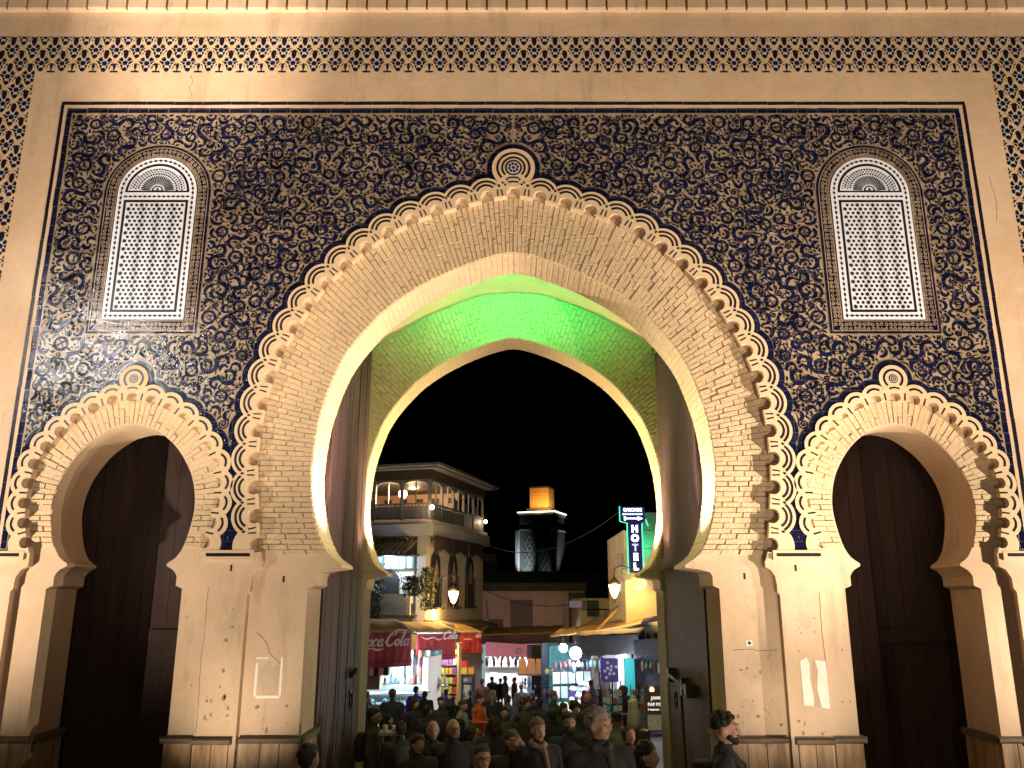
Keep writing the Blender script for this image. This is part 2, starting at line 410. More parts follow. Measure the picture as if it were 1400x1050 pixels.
def brick_quads(L, blen, rnd, gap=.008, jit=.012):
    out = []
    for k in range(len(L)-1):
        (pi0, po0), (pi1, po1) = L[k], L[k+1]
        ln = np.hypot(*(po0-pi0)); cuts = [0]; x = (blen*.5 if k % 2 else blen)+rnd.uniform(-.04, .04)
        while x < ln-.09: cuts.append(x/ln); x += blen+rnd.uniform(-.05, .05)
        cuts.append(1)
        for a, b in zip(cuts, cuts[1:]):
            a2, b2 = a+gap*.4/ln, b-gap*.4/ln; q = []
            for s_, lo in ((a2, 0), (a2, 1), (b2, 1), (b2, 0)):
                A = pi0+(po0-pi0)*s_; B = pi1+(po1-pi1)*s_; w = max(np.hypot(*(B-A)), 1e-3); g = min(gap*.5/w, .3)
                q.append(tuple(A+(B-A)*(g if lo == 0 else 1-g)+np.array([rnd.uniform(-1, 1), rnd.uniform(-1, 1)])*.003))
            out.append((q, rnd.uniform(-jit, jit)))
    return out
rb = random.Random(5)
QS = []
LM = courses(Curve(m_in), Curve(m_out*np.array([1.012, 1.004])), 4.35, 3.10, .068, 3.05, .8)
for sg in (-1, 1):
    for q, j in brick_quads(LM, .27, rb, .0065, .010): QS.append(([(sg*x, z) for x, z in q], j))
def qarea(q): return abs(sum(q[i][0]*q[(i+1) % 4][1]-q[(i+1) % 4][0]*q[i][1] for i in range(4)))/2
SIDEQ = []; LS = courses(Curve(s_in), Curve(s_out*np.array([1.02, 1.004])), 3.9, 3.12, .068, 1.05, .25)
for cx in (-SX, SX):
    for sg in (-1, 1):
        for q, j in brick_quads(LS, .27, rb, .007, .012): SIDEQ.append(([(cx+sg*x, z) for x, z in q], j))
QS.sort(key=lambda t: -qarea(t[0]))
mainbr = G(empty('archivolt_brickwork', (0, 11, 3)))
rest = MB()
for k, (q, j) in enumerate(QS):
    d = YB-.015-j*.7
    if k < 300:
        o = MB().quadprism(q, d, YB+.02, .006).build('brick', M_BRICK)
        o.parent = mainbr; o.matrix_parent_inverse = (Matrix.Translation(_gp) @ Matrix.Translation(-_gp) @ Matrix.Translation((0, 11, 3))).inverted()
    else: rest.quadprism(q, d, YB+.02, .006)
for q, j in SIDEQ: rest.quadprism(q, YB-.012-j*.9, YB+.02, .006)
rest_o = G(rest.build('smaller_bricks', M_BRICK)); tag(rest_o, kind='stuff')
# courses showing on the soffits
def soffit(name, half, y0, y1, n, parent=None, cx=0):
    mb = MB(); c = Curve(half)
    for sg in (-1, 1):
        for k in range(n):
            a, b = c.at((k+.06)*c.L/n), c.at((k+.94)*c.L/n); t = b-a; nn = np.array([t[1], -t[0]])/np.hypot(*t)
            if nn.dot(np.array([0, 4.2])-a) < 0 and half is not s_in: nn = -nn
            if half is s_in and nn.dot(np.array([0, 3.9])-a) < 0: nn = -nn
            h = .006+rb.uniform(-.003, .003); ys = [y0] + sorted(rb.uniform(y0+.1, y1-.1) for _ in range(3)) + [y1]
            for u0, u1 in zip(ys, ys[1:]):
                hh = h+rb.uniform(-.001, .001)
                v = [(cx+sg*p[0], y, p[1]) for p in (a-nn*.01, b-nn*.01, b+nn*hh-(b-a)*.08, a+nn*hh+(b-a)*.08) for y in (u0+.004, u1-.004)]
                f = [(0, 1, 3, 2), (2, 3, 5, 4), (4, 5, 7, 6), (6, 7, 1, 0), (0, 2, 4, 6), (1, 7, 5, 3)]
                mb.add(v, f)
    return mb.build(name, M_BRICK, parent)
for nm, y0, y1 in (('front_soffit_courses', YB+.01, YC-.01), ('rear_soffit_courses', YR+.01, YE-.01)):
    tag(G(soffit(nm, m_in, y0, y1, 70)), kind='stuff')
# ---- scallop bands
def band(name, inner, outer, zb, dx=0, legs=None):
    o = [(x+dx, z) for x, z in outer]; i = [(x+dx, z) for x, z in inner if z > zb]
    lo = [(o[0][0], zb), ] + o + [(o[-1][0], zb)] + [(i[-1][0], zb)] + i[::-1] + [(i[0][0], zb)]
    return G(plate(name, [lo], YA-.028, YA+.01, M_TAN))
band('scallop_band', main_in, main_ou, 3.19); 
for cx in (-SX, SX): band('scallop_band', side_in, side_ou, 3.19, cx)
def blue_edge(outer2, outer1, dx=0):
    a = [(x+dx, z) for x, z in outer2]; b = [(x+dx, z) for x, z in outer1]
    if dx: a = [(max(-6.60, min(6.60, x)), z) for x, z in a]
    lo = [(a[0][0], 3.235)] + a + [(a[-1][0], 3.235), (b[-1][0]-.004, 3.235)] + [(p[0]*.9995 if not dx else p[0], p[1]) for p in b[::-1]] + [(b[0][0]+.004, 3.235)]
    return G(plate('blue_scallop_edge', [lo], YA-(.0125 if dx else .010), YA+.01, M_BLUE))
blue_edge(main_bl, main_ou)
for cx in (-SX, SX): blue_edge(side_bl, side_ou, cx)
# inlaid dark strips of the scallops
def strip(pts, w, parent, y=YA-.0315, name='inlay_strip', m=None):
    p = np.array(pts); t = np.gradient(p, axis=0); t /= np.hypot(t[:, 0], t[:, 1])[:, None]; n = np.stack([-t[:, 1], t[:, 0]], 1)*w/2
    lo = [tuple(q) for q in (p+n)] + [tuple(q) for q in (p-n)[::-1]]
    o = plate(name, [lo], y, YA-.02, m or M_BLACK); o.parent = parent; o.matrix_parent_inverse = Matrix.Translation(-_gp); return o
for S, dx, radii, Rr, w, scp in ((MAIN_S, 0, (.205, .145), RM, .030, .098), (SIDE_S, -SX, (.122,), RS_, .028, .075), (SIDE_S, SX, (.122,), RS_, .028, .075)):
    for i, (c, n) in enumerate(S):
        c = c+np.array([dx, 0]); a0 = math.atan2(n[1], n[0])
        apex = i == len(S)//2
        if c[1] < 3.26: continue
        for r in radii:
            sp = .95 if len(radii) > 1 and r > .18 else (.98 if len(radii) > 1 else .80)
            if apex: continue
            pts = [(c[0]+r*math.cos(a), c[1]+r*math.sin(a)) for a in np.linspace(a0-sp, a0+sp, 10)]
            if min(p[1] for p in pts) < 3.27: continue
            strip(pts, w, gate)
        if i < len(S)-1:
            c2 = S[i+1][0]+np.array([dx, 0]); m_ = (c+c2)/2; nn = (n+S[i+1][1]); nn = nn/np.hypot(*nn); tt = np.array([nn[1], -nn[0]])
            if m_[1] < 3.33: continue
            if len(radii) > 1:
                p = m_+nn*.108; k = .020
                o = plate('inlay_diamond', [[tuple(p+nn*k*1.3), tuple(p-tt*k), tuple(p-nn*k*1.3), tuple(p+tt*k)]], YA-.0315, YA-.02, M_BLACK)
                G(o)
            for sg in (-1, 1):
                a = m_+tt*sg*(.035 if len(radii) > 1 else .0)-nn*.055; b = m_+tt*sg*(.026 if len(radii) > 1 else .0)+nn*.045
                if len(radii) == 1 and sg == 1: continue
                strip([tuple(a+(b-a)*u) for u in (0, .35, .7, 1)], .017 if len(radii) > 1 else .02, gate)
# medallions over the arch crowns
def annulus(name, cx, cz, r0, r1, y0, y1, m, n=48, parent=None):
    o = plate(name, [arc(cx, cz, r1, 0, 2*math.pi, n)[:-1]] + ([arc(cx, cz, r0, 0, 2*math.pi, n)[:-1]] if r0 > 0 else []), y0, y1, m)
    return G(o)
def medallion(cx, cz, Rr, rings, rose):
    annulus('medallion_disc', cx, cz, 0, Rr, YA-.036, YA, M_TAN)
    strip(arc(cx, cz, Rr+.037, -.45, math.pi+.45, 40), .074, gate, YA-.013, 'medallion_edge', M_BLUE)
    for r, w, a in rings:
        strip(arc(cx, cz, r, -a, math.pi+a, 40), w, gate, YA-.0395, 'medallion_ring')
    annulus('medallion_rose', cx, cz, 0, rose, YA-.040, YA-.03, M_BLACK, 28)
    annulus('medallion_rose', cx, cz, 0, rose*.78, YA-.043, YA-.03, M_PALE, 28)
    for k in range(8):
        a = k*math.pi/4+.2; annulus('rose_petal', cx+rose*.5*math.cos(a), cz+rose*.5*math.sin(a), 0, rose*.17, YA-.046, YA-.03, M_BLACK, 8)
    annulus('rose_petal', cx, cz, 0, rose*.2, YA-.046, YA-.03, M_BLACK, 8)
medallion(0, 8.735, .315, ((.235, .032, .75), (.165, .030, .75)), .125)
for p in ((-.09, 8.545), (.09, 8.545), (-.155, 8.49), (.155, 8.49), (-.21, 8.44), (.21, 8.44), (-.12, 8.46), (.12, 8.46)):
    G(plate('inlay_diamond', [[(p[0], p[1]+.022), (p[0]-.018, p[1]), (p[0], p[1]-.022), (p[0]+.018, p[1])]], YA-.0395, YA-.02, M_BLACK))
for z in (8.565, 8.495): strip([(x, z+.012*math.cos(x*16)) for x in np.linspace(-.075, .075, 6)], .022, gate, YA-.0395)
for s in (-1, 1):
    medallion(s*SX, 5.53, .195, ((.125, .030, .85),), .062)
    strip([(s*SX+x, 5.385+.02*math.cos(x*20)) for x in np.linspace(-.07, .07, 6)], .022, gate, YA-.0395)
# ---- foot of the tile field between the arches: plain ledge, dark line, blue cell
for s in (-1, 1):
    for x0, x1 in ((3.36, 4.05),):
        G(MB().box(min(s*x0, s*x1)+.012, max(s*x0, s*x1)-.012, YA-.034, YA, 3.10, 3.225).build('foot_ledge', M_TAN))
        G(MB().box(min(s*x0, s*x1)+.06, max(s*x0, s*x1)-.06, YA-.039, YA, 3.145, 3.185).build('foot_line', M_BLACK))
    G(MB().box(min(s*6.36, s*6.76), max(s*6.36, s*6.76), YA-.034, YA, 3.10, 3.215).build('foot_ledge', M_TAN))
    G(MB().box(min(s*6.42, s*6.76), max(s*6.42, s*6.76), YA-.039, YA, 3.145, 3.185).build('foot_line', M_BLACK))
# ---- field frame: dark outer line, light gap, blue inner border, in lengths with joints
def line_run(name, p, q, w, m, y, seg):
    p = np.array(p); q = np.array(q); L = np.hypot(*(q-p)); n = max(1, int(L/seg)); t = (q-p)/L; nn = np.array([-t[1], t[0]])*w/2
    for k in range(n):
        a = p+t*(L*k/n+.003)+nn*RN.uniform(-.12, .12); b = p+t*(L*(k+1)/n-.003)+nn*RN.uniform(-.12, .12)
        G(plate(name, [[tuple(a-nn), tuple(b-nn), tuple(b+nn), tuple(a+nn)]], y, YA+.005, m))
for s in (-1, 1):
    line_run('border_tile', (s*6.77, 3.24), (s*6.77, 9.80), .048, M_BLACK, YA-.006, .42)
    line_run('border_tile', (s*6.655, 3.24), (s*6.655, 9.66), .075, M_BLUE, YA-.006, .30)
line_run('border_tile', (-6.79, 9.825), (6.79, 9.825), .048, M_BLACK, YA-.006, .42)
line_run('border_tile', (-6.69, 9.70), (6.69, 9.70), .075, M_BLUE, YA-.006, .30)
# ---- the tan tile ground of the arabesque field
fieldU = [(-6.62, 3.235), (-6.62, 9.66), (6.62, 9.66), (6.62, 3.235)]
mo = [(x, z) for x, z in main_bl]; so = [(x, z) for x, z in side_bl]
sb_l = [(max(-6.6, x-SX), z) for x, z in so]; sb_r = [(-x, z) for x, z in sb_l][::-1]
lo = [(-6.62, 9.66), (-6.62, 3.235)] + [(min(sb_l[0][0], -6.59), 3.235)] + sb_l + [(sb_l[-1][0], 3.235), (mo[0][0], 3.235)] + mo + [(mo[-1][0], 3.235), (sb_r[0][0], 3.235)] + sb_r + [(max(sb_r[-1][0], 6.59), 3.235), (6.62, 3.235), (6.62, 9.66)]
G(plate('tile_field', [lo], YA-.004, YA+.004, M_GROUND, sides=False))
# ---- blind windows
def star(cx, cz, r, n=6, k=.5, a=0): return [(cx+(r if i % 2 == 0 else r*k)*math.cos(a+math.pi*i/n), cz+(r if i % 2 == 0 else r*k)*math.sin(a+math.pi*i/n)) for i in range(2*n)]
def blind_window(cx):
    w = empty('blind_window', (cx, 11, 6.2)); G(w)
    def pt(o): o.parent = w; o.matrix_parent_inverse = Matrix.Translation((-cx, -11, -6.2)); return o
    zb, zs, hw = 6.395, 8.335, .572
    def frame(h, b, top=True): return [(cx-h, b)] + [(cx-h*math.cos(a), zs+h*math.sin(a)) for a in np.linspace(0, math.pi, 40)] + [(cx+h, b)]
    pt(plate('surround', [frame(.775, zb-.205)], YA-.012, YA, M_BLUE))
    for h_, b_ in ((.742, .172), (hw+.028, .028)):
        lo_, li_ = frame(h_, zb-b_), frame(h_-.012, zb-b_+.012); pt(plate('surround_line', [lo_, li_], YA-.0145, YA-.012, M_GROUND, sides=False))
    pt(plate('white_lattice', [frame(hw, zb)], YA-.022, YA-.012, M_WHITE))
    y = YA-.026
    dk = MB(); P1 = lambda loops: plate_mb(dk, loops, y, YA-.02)
    i1, i2 = hw-.105, hw-.14
    # dark line round the main panel and the lunette
    P1([[(cx-i1, zb+.105), (cx-i1, zs-.115), (cx+i1, zs-.115), (cx+i1, zb+.105)], [(cx-i2, zb+.14), (cx-i2, zs-.15), (cx+i2, zs-.15), (cx+i2, zb+.14)]])
    def lun(h, b): return [(cx-h*math.cos(a), zs+.0+h*math.sin(a)) for a in np.linspace(b, math.pi-b, 30)]
    P1([lun(i1, .02), lun(i2, .075)])
    pt(dk.build('dark_line', M_BLACK))
    # diamonds
    def dia(x, z, ax, az): return [(x+ax, z), (x, z+az), (x-ax, z), (x, z-az)]
    dm = MB(); d = hw-.052
    for k in range(25):
        z = zb+.052+k*(zs-zb-.05)/24
        for s in (-1, 1): plate_mb(dm, [dia(cx+s*d, z, .020, .034)], y, YA-.02)
    for k in range(1, 15):
        x = cx-d+k*2*d/15
        plate_mb(dm, [dia(x, zb+.052, .034, .020)], y, YA-.02); plate_mb(dm, [dia(x, zs-.058, .032, .019)], y, YA-.02)
    for k in range(1, 22):
        a = math.pi*k/22; c, s_ = math.cos(a), math.sin(a); x, z = cx+d*c, zs+d*s_
        plate_mb(dm, [[(x+.020*c, z+.020*s_), (x-.034*s_, z+.034*c), (x-.020*c, z-.020*s_), (x+.034*s_, z-.034*c)]], y, YA-.02)
    tag(pt(dm.build('diamond_inlay', M_BLACK)), kind='stuff')
    # stars and hexagons
    st = MB(); px, pz = .0705, .0625; X0, X1, Z0, Z1 = cx-i2+.045, cx+i2-.045, zb+.185, zs-.195
    nr = int(round((Z1-Z0)/pz)); pz = (Z1-Z0)/nr
    for j in range(nr+1):
        nc = 11; 
        for i in range(-1, nc+1):
            x = X0+(i+.5*(j % 2))*(X1-X0)/(nc-.5); z = Z0+j*pz
            if x < X0-.01 or x > X1+.01: continue
            q = i-((j+1)//2)
            if (q+2*j) % 3 == 0: plate_mb(st, [star(x, z, .0375, 6, .54, math.pi/6)], y, YA-.02)
            else: plate_mb(st, [star(x, z, .0225, 6, .92, 0)], y, YA-.02)
    tag(pt(st.build('star_inlay', M_BLACK)), kind='stuff')
    # fan in the lunette
    fn = MB(); z0 = zs+.03
    for k in range(23):
        a = .12+(math.pi-.24)*k/22; c, s_ = math.cos(a), math.sin(a); r0, r1 = .105, .255; t = .011
        plate_mb(fn, [[(cx+r0*c-t*.3*s_, z0+r0*s_+t*.3*c), (cx+r0*c+t*.3*s_, z0+r0*s_-t*.3*c), (cx+r1*.9*c+t*s_, z0+r1*.9*s_-t*c), (cx+r1*c, z0+r1*s_), (cx+r1*.9*c-t*s_, z0+r1*.9*s_+t*c)]], y, YA-.02)
    for k in range(5):
        r = .285+.036*k; n = 22+2*k
        for q in range(n):
            a = .09+(math.pi-.18)*(q+.5*(k % 2))/n; x, z = cx+r*math.cos(a), z0-.01+r*math.sin(a)
            if math.hypot(x-cx, z-zs) > i2-.025 or z < zs+.045: continue
            plate_mb(fn, [star(x, z, .0155 if k % 2 else .019, 4 if k % 2 else 5, .6, a)], y, YA-.02)
    plate_mb(fn, [arc(cx, z0, .085, 0, math.pi, 14), arc(cx, z0+.008, .06, 0, math.pi, 12)], y, YA-.02)
    plate_mb(fn, [star(cx, z0+.028, .026, 5, .5, .3)], y, YA-.02)
    tag(pt(fn.build('fan_inlay', M_BLACK)), kind='stuff')
for s in (-1, 1): blind_window(s*5.19)
# ---- mosaic frieze: flowers of dark chips on pale ground in a lattice
def flower_mesh():
    mb = MB(); y = -.004
    plate_mb(mb, [star(0, 0, .090, 8, .74, .0)], -.002, .004, 1)
    plate_mb(mb, [star(0, 0, .044, 5, .86, math.pi/2)], y, .002, 0)
    for k in range(8):
        a = math.pi/2+k*math.pi/4+math.pi/8*0; 
        if k in (0, 4): continue
        c, s = math.cos(a), math.sin(a); r0, r1, w = .052, .116, .034
        if k in (2, 6): r1 = .128; w = .034
        q = [(r0*c+w*.4*s, r0*s-w*.4*c), ((r1-.02)*c+w*s, (r1-.02)*s-w*c), (r1*c+w*.7*s, r1*s-w*.7*c), (r1*c-w*.7*s, r1*s+w*.7*c), ((r1-.02)*c-w*s, (r1-.02)*s+w*c), (r0*c-w*.4*s, r0*s+w*.4*c)]
        plate_mb(mb, [q], y, .002, 0)
    plate_mb(mb, [[(.038*math.sin(a)*(1-.2*math.cos(a)), .152-.078*math.cos(a)) for a in np.linspace(0, 2*math.pi, 15)[:-1]]], y, .002, 0)
    plate_mb(mb, [[(.040*math.sin(a), -.108-.034*math.cos(a)) for a in np.linspace(0, 2*math.pi, 11)[:-1]]], y, .002, 0)
    return mb
fm = flower_mesh()
frz = empty('mosaic_frieze', (0, 11, 10.6)); G(frz)
def fpart(o): o.parent = frz; o.matrix_parent_inverse = Matrix.Translation((0, -11, -10.6)); return o
me0 = None; PX, PZ = .320, .232
def clipped_flower(x, z, keep):
    """flower cut by the edge of the frieze"""
    bm = bmesh.new(); tmp = bpy.data.meshes.new('mosaic_flower'); tmp.from_pydata(fm.v, [], fm.f); tmp.polygons.foreach_set('material_index', fm.m); bm.from_mesh(tmp)
    bmesh.ops.translate(bm, verts=bm.verts, vec=(x, YA, z))
    for co, no in keep:
        bmesh.ops.bisect_plane(bm, geom=bm.verts[:]+bm.edges[:]+bm.faces[:], plane_co=co, plane_no=no, clear_outer=True)
    bm.to_mesh(tmp); bm.free()
    if not tmp.polygons: return
    tmp.materials.append(M_BLACK); tmp.materials.append(M_PALE)
    fpart(link(bpy.data.objects.new('mosaic_flower', tmp)))
FZ0, FZ1, FX = 10.365, 10.985, 7.275
nf = 0
row = -1
z = FZ0+.155
rows = [FZ0+.155+k*PZ for k in range(-32, 3)]
for j, z in enumerate(rows):
    for i in range(-28, 29):
        x = (i+.5*((j+len(rows)) % 2))*PX
        inside_top = z > FZ0-.2 and abs(x) < 8.2
        inside_side = FX-.13 < abs(x) < 8.15
        if not (inside_top or inside_side) or z < 6.9: continue
        ks = []
        if z+.25 > FZ1: ks.append(((0, 0, FZ1), (0, 0, 1)))
        if abs(x) < FX-.13:
            if z < FZ0-.05: continue
            if z-.15 < FZ0: ks.append(((0, 0, FZ0), (0, 0, -1)))
        elif abs(x) < FX+.13 and z < FZ0+.1:
            ks.append(((math.copysign(FX, x), 0, 0), (-math.copysign(1, x), 0, 0)))
        if ks: clipped_flower(x, z, ks)
        else:
            if me0 is None:
                me0 = bpy.data.meshes.new('mosaic_flower'); me0.from_pydata(fm.v, [], fm.f); me0.polygons.foreach_set('material_index', fm.m)
                me0.materials.append(M_BLACK); me0.materials.append(M_PALE)
            o = link(bpy.data.objects.new('mosaic_flower', me0)); o.location = (x+RN.uniform(-.006, .006), YA, z+RN.uniform(-.005, .005)); o.rotation_euler = (0, RN.uniform(-.07, .07), 0); q_ = RN.uniform(.95, 1.05); o.scale = (q_, 1, q_); fpart(o)
bud = MB()
plate_mb(bud, [[(.022*math.sin(a)*(1-.5*math.cos(a)), .10-.06*math.cos(a)) for a in np.linspace(0, 2*math.pi, 11)[:-1]]], -.004, .002)
plate_mb(bud, [[(-.058, 0), (-.058, .024), (.058, .024), (.058, 0)]], -.004, .002)
plate_mb(bud, [[(-.008, .024), (-.008, .05), (.008, .05), (.008, .024)]], -.004, .002, sides=False)
bm0 = None
for i in range(-22, 23):
    x = (i+.5*((rows.index(min(rows, key=lambda q: abs(q-FZ0-.155)))+len(rows)+1) % 2))*PX
    if abs(x) > FX-.05: continue
    if bm0 is None: o = bud.build('mosaic_bud', M_BLACK); bm0 = o.data
    else: o = link(bpy.data.objects.new('mosaic_bud', bm0))
    o.location = (x, YA, FZ0-.005); fpart(o)
# raised ogee ribs of the frieze lattice
rib = MB()
for j, z in enumerate(rows):
    for i in range(-28, 29):
        x = (i+.5*((j+len(rows)) % 2))*PX
        if abs(x) > 8.2 or z < 6.9: continue
        for s in (-1, 1):
            P = [(x+s*.02, z+.26), (x+s*.075, z+.20), (x+s*.10, z+.125), (x+s*.16, z+.03)]
            pts = [p for p in crom(P, 5) if FZ0 < p[1] < FZ1 or (abs(p[0]) > FX and p[1] < FZ1)]
            if len(pts) > 3 and (z > FZ0-.1 or abs(x) > FX): ribbon_mb(rib, pts, .022, YA-.008-.0005*(s > 0)-.0004*(i % 2))
tag(fpart(rib.build('lattice_rib', M_TAN)), kind='stuff')
# ---- cornice of plain corbels
for k in range(-30, 31):
    x = k*.308+.05; w = .136; z0 = 11.40+RN.uniform(-.008, .008)
    mb = MB(); y0, y1 = 10.885, 10.99
    prof = [(y1, z0+.03), (y0+.012, z0+.01), (y0, z0+.03), (y0-.01, z0+.5), (y0-.10, z0+1.0), (y1, z0+1.0)]
    v = [(x+s*w, y, z) for s in (-1, 1) for y, z in prof]; n = len(prof)
    f = [tuple(range(n-1, -1, -1)), tuple(range(n, 2*n))] + [(i, (i+1) % n, n+(i+1) % n, n+i) for i in range(n)]
    mb.add(v, f); G(mb.build('corbel', M_PLASTER))
G(MB().box(-9.6, 9.6, 10.955, 11.05, 11.43, 12.5).build('corbel_backing', M_PLASTER))
G(MB().box(-9.6, 9.6, 10.45, 11.2, 12.42, 12.75).build('corbel_shelf', M_PLASTER))
# ---- dado: stained slabs under a moulded cap
def dado(x0, x1, yf, n, s):
    a, b = sorted((s*x0, s*x1))
    w = (b-a)/n
    for k in range(n):
        j = RN.uniform(0, .006)
        G(MB().box(a+k*w+.005, a+(k+1)*w-.005, yf-.045-j, yf, LOW, .875).build('dado_slab', M_DADO))
    mb = MB(); prof = [(yf, .875), (yf-.06, .878), (yf-.085, .90), (yf-.085, .935), (yf-.04, .95), (yf, .955)]
    v = [(x, y, z) for x in (a-.03, b+.03) for y, z in prof]; q = len(prof)
    mb.add(v, [tuple(range(q-1, -1, -1)), tuple(range(q, 2*q))] + [(i, (i+1) % q, q+(i+1) % q, q+i) for i in range(q)])
    G(mb.build('dado_cap', M_CAP))
for s in (-1, 1):
    dado(3.50, 3.92, YA, 2, s); dado(3.99, 4.34, YB, 1, s); dado(2.66, 3.38, YB, 3, s); dado(6.05, 6.44, YB, 2, s); dado(6.52, 8.2, YA, 6, s)
    # returns of the dado inside the openings
    for xx, sg in ((2.68, -1), (6.085, -1), (4.315, 1)):
        X = s*xx; d = s*sg
        G(MB().box(min(X, X+d*.05), max(X, X+d*.05), YB+.02, YC, LOW, .875).build('dado_slab', M_DADO))
        G(MB().box(min(X, X+d*.085), max(X, X+d*.085), YB-.03, YC+.02, .875, .95).build('dado_cap', M_CAP))
# ---- small marks on the piers: weep slots, tape frame, torn poster, sticker
M_SLOT = mat('slot', (.02, .015, .01), .9)
for x, z, y in ((-3.66, 3.0, YA), (-3.0, 2.86, YB), (3.66, 3.0, YA), (3.02, 2.90, YB)):
    G(MB().box(x-.013, x+.013, y-.003, y+.01, z-.04, z+.04).build('weep_slot', M_SLOT))
M_TAPE = mat('tape', (.85, .80, .68), .5, .15, 30)
tp = G(empty('tape_frame', (0, 11, 2)))
def tape(x, z, w, h): G(MB().box(x-w/2, x+w/2, YB-.004, YB, z-h/2, z+h/2).build('tape_strip', M_TAPE))
bpy.data.objects.remove(tp)
tape(-3.265, 1.62, .03, .40); tape(-2.95, 1.66, .028, .46); tape(-3.10, 1.415, .30, .034); tape(-3.2, 1.885, .16, .02)
# scuffs, chips and hairline cracks of the piers
M_SCUFF = mat('bared_plaster', (.36, .25, .16), .9, .4, 30); M_PATCH = mat('repair_patch', (.56, .43, .31), .9, .2, 6); M_CRACK = mat('crack', (.14, .10, .07), .95)
def blob(x, z, r, y, m, nm, k=9, st=1.):
    G(plate(nm, [[(x+r*RN.uniform(.45, 1.1)*math.cos(2*math.pi*i/k), z+st*r*RN.uniform(.45, 1.1)*math.sin(2*math.pi*i/k)) for i in range(k)]], y-.0022, y, m))
for x0, x1, z0, z1, y, n_ in ((-3.86, -3.52, 1.08, 1.5, YA, 16), (-3.88, -3.5, 1.5, 2.5, YA, 6), (-3.3, -2.75, 1.0, 1.35, YB, 9), (2.8, 3.36, 1.05, 1.45, YB, 12), (2.8, 3.3, 1.5, 2.0, YB, 7), (3.5, 3.9, 1.0, 1.28, YA, 7), (3.55, 3.9, 1.9, 2.5, YA, 6), (-4.25, -4.0, 1.0, 2.4, YB, 6), (4.0, 4.27, 1.0, 2.4, YB, 6)):
    for _ in range(n_): blob(RN.uniform(x0, x1), RN.uniform(z0, z1), RN.choice((.008, .012, .018, .028)), y, M_SCUFF, 'plaster_chip', 7, RN.uniform(.5, 1.8))
for x, z, r, y in ((-3.08, 1.62, .20, YB), (3.05, 1.78, .16, YB), (2.92, 1.30, .13, YB), (-3.68, 2.25, .13, YA), (3.72, 2.35, .12, YA), (3.1, 2.5, .15, YB)): blob(x, z, r, y+.0008, M_PATCH, 'repair_patch', 14, 1.3)
for pts, y in (([(-3.93, 1.0), (-3.925, 1.4), (-3.94, 1.8), (-3.93, 2.3), (-3.935, 2.75)], YA), ([(3.92, 1.3), (3.935, 1.7), (3.93, 2.2), (3.94, 2.7)], YA), ([(2.8, 1.98), (3.0, 1.99), (3.2, 1.97), (3.38, 1.985)], YB), ([(-3.3, 2.2), (-3.15, 2.05), (-3.12, 1.95), (-2.95, 1.8)], YB), ([(-4.9, 10.3), (-4.86, 10.2), (-4.9, 10.1), (-4.84, 9.95)], YA), ([(6.98, 8.6), (7.02, 8.2), (6.99, 7.9)], YA)):
    c_ = crom(pts, 6); c_ = c_+np.array([[RN.uniform(-.006, .006), RN.uniform(-.006, .006)] for _ in c_]); mb = MB(); ribbon_mb(mb, c_, .006, y-.002); G(mb.build('hairline_crack', M_CRACK))
M_PAPER = mat('torn_paper', (.80, .78, .72), .7, .12, 9); M_PAPER2 = mat('torn_backing', (.55, .40, .26), .8, .2, 20)
G(plate('torn_poster', [[(3.62, 1.33), (3.615, 1.86), (3.70, 1.90), (3.73, 1.80), (3.72, 1.62), (3.75, 1.45), (3.745, 1.32)]], YA-.004, YA, M_PAPER))
G(plate('torn_poster', [[(3.84, 1.30), (3.80, 1.52), (3.83, 1.74), (3.80, 1.87), (3.90, 1.85), (3.935, 1.86), (3.94, 1.29)]], YA-.004, YA, M_PAPER))
G(plate('torn_poster', [[(3.75, 1.32), (3.76, 1.60), (3.79, 1.89), (3.82, 1.74), (3.79, 1.52), (3.83, 1.31)]], YA-.003, YA, M_PAPER2))
G(plate('sticker', [[(2.98, 2.03), (2.98, 2.10), (3.06, 2.10), (3.06, 2.03)]], YB-.003, YB, M_PAPER))
G(plate('sticker_mark', [[(3.00, 2.05), (3.01, 2.09), (3.045, 2.075), (3.04, 2.045)]], YB-.005, YB-.002, M_BLACK))
# ---- passage behind: side walls, pointed vault, rear wall with its arch
v_half = crom([(0, 8.35), (.62, 8.28), (1.45, 7.96), (1.93, 7.70), (2.9, 7.05), (3.15, 6.3), (3.2, 5.0)], 8)
vl = [tuple(p) for p in full(v_half)]
mb = MB(); n = len(vl)
pr = [(-3.2, LOW)] + vl + [(3.2, LOW)]
mb.add([(x, y, z) for y in (YC, YR) for x, z in pr], [(i, i+1, len(pr)+i+1, len(pr)+i) for i in range(len(pr)-1)])
G(mb.build('vault', M_PLASTER, smooth=False))
ro = [(-9.6, 13.4), (-9.6, LOW-3)] + [(x if z > 2.75 else math.copysign(2.645, x), z if z > LOW else LOW-3) for x, z in mainB] + [(9.6, LOW-3), (9.6, 13.4)]
G(plate('rear_wall', [ro], YR, YE, M_PLASTER, back=True))
rr = MB()
rear_out = crom([(0, 8.7), (1.0, 8.45), (2.0, 7.9), (2.9, 7.2), (3.6, 6.2), (3.9, 5.2), (3.9, 4.2), (3.7, 3.5), (3.5, 3.1)], 10)
for sg in (-1, 1):
    for q, j in brick_quads(courses(Curve(m_in), Curve(rear_out), 4.35, 3.10, .075, 3.2, .8), .26, rb, .010, .008): rr.quadprism([(sg*x, z) for x, z in q], YR-.018-j*.8, YR+.02, .006)
tag(G(rr.build('rear_bricks', M_BRICK)), kind='stuff')
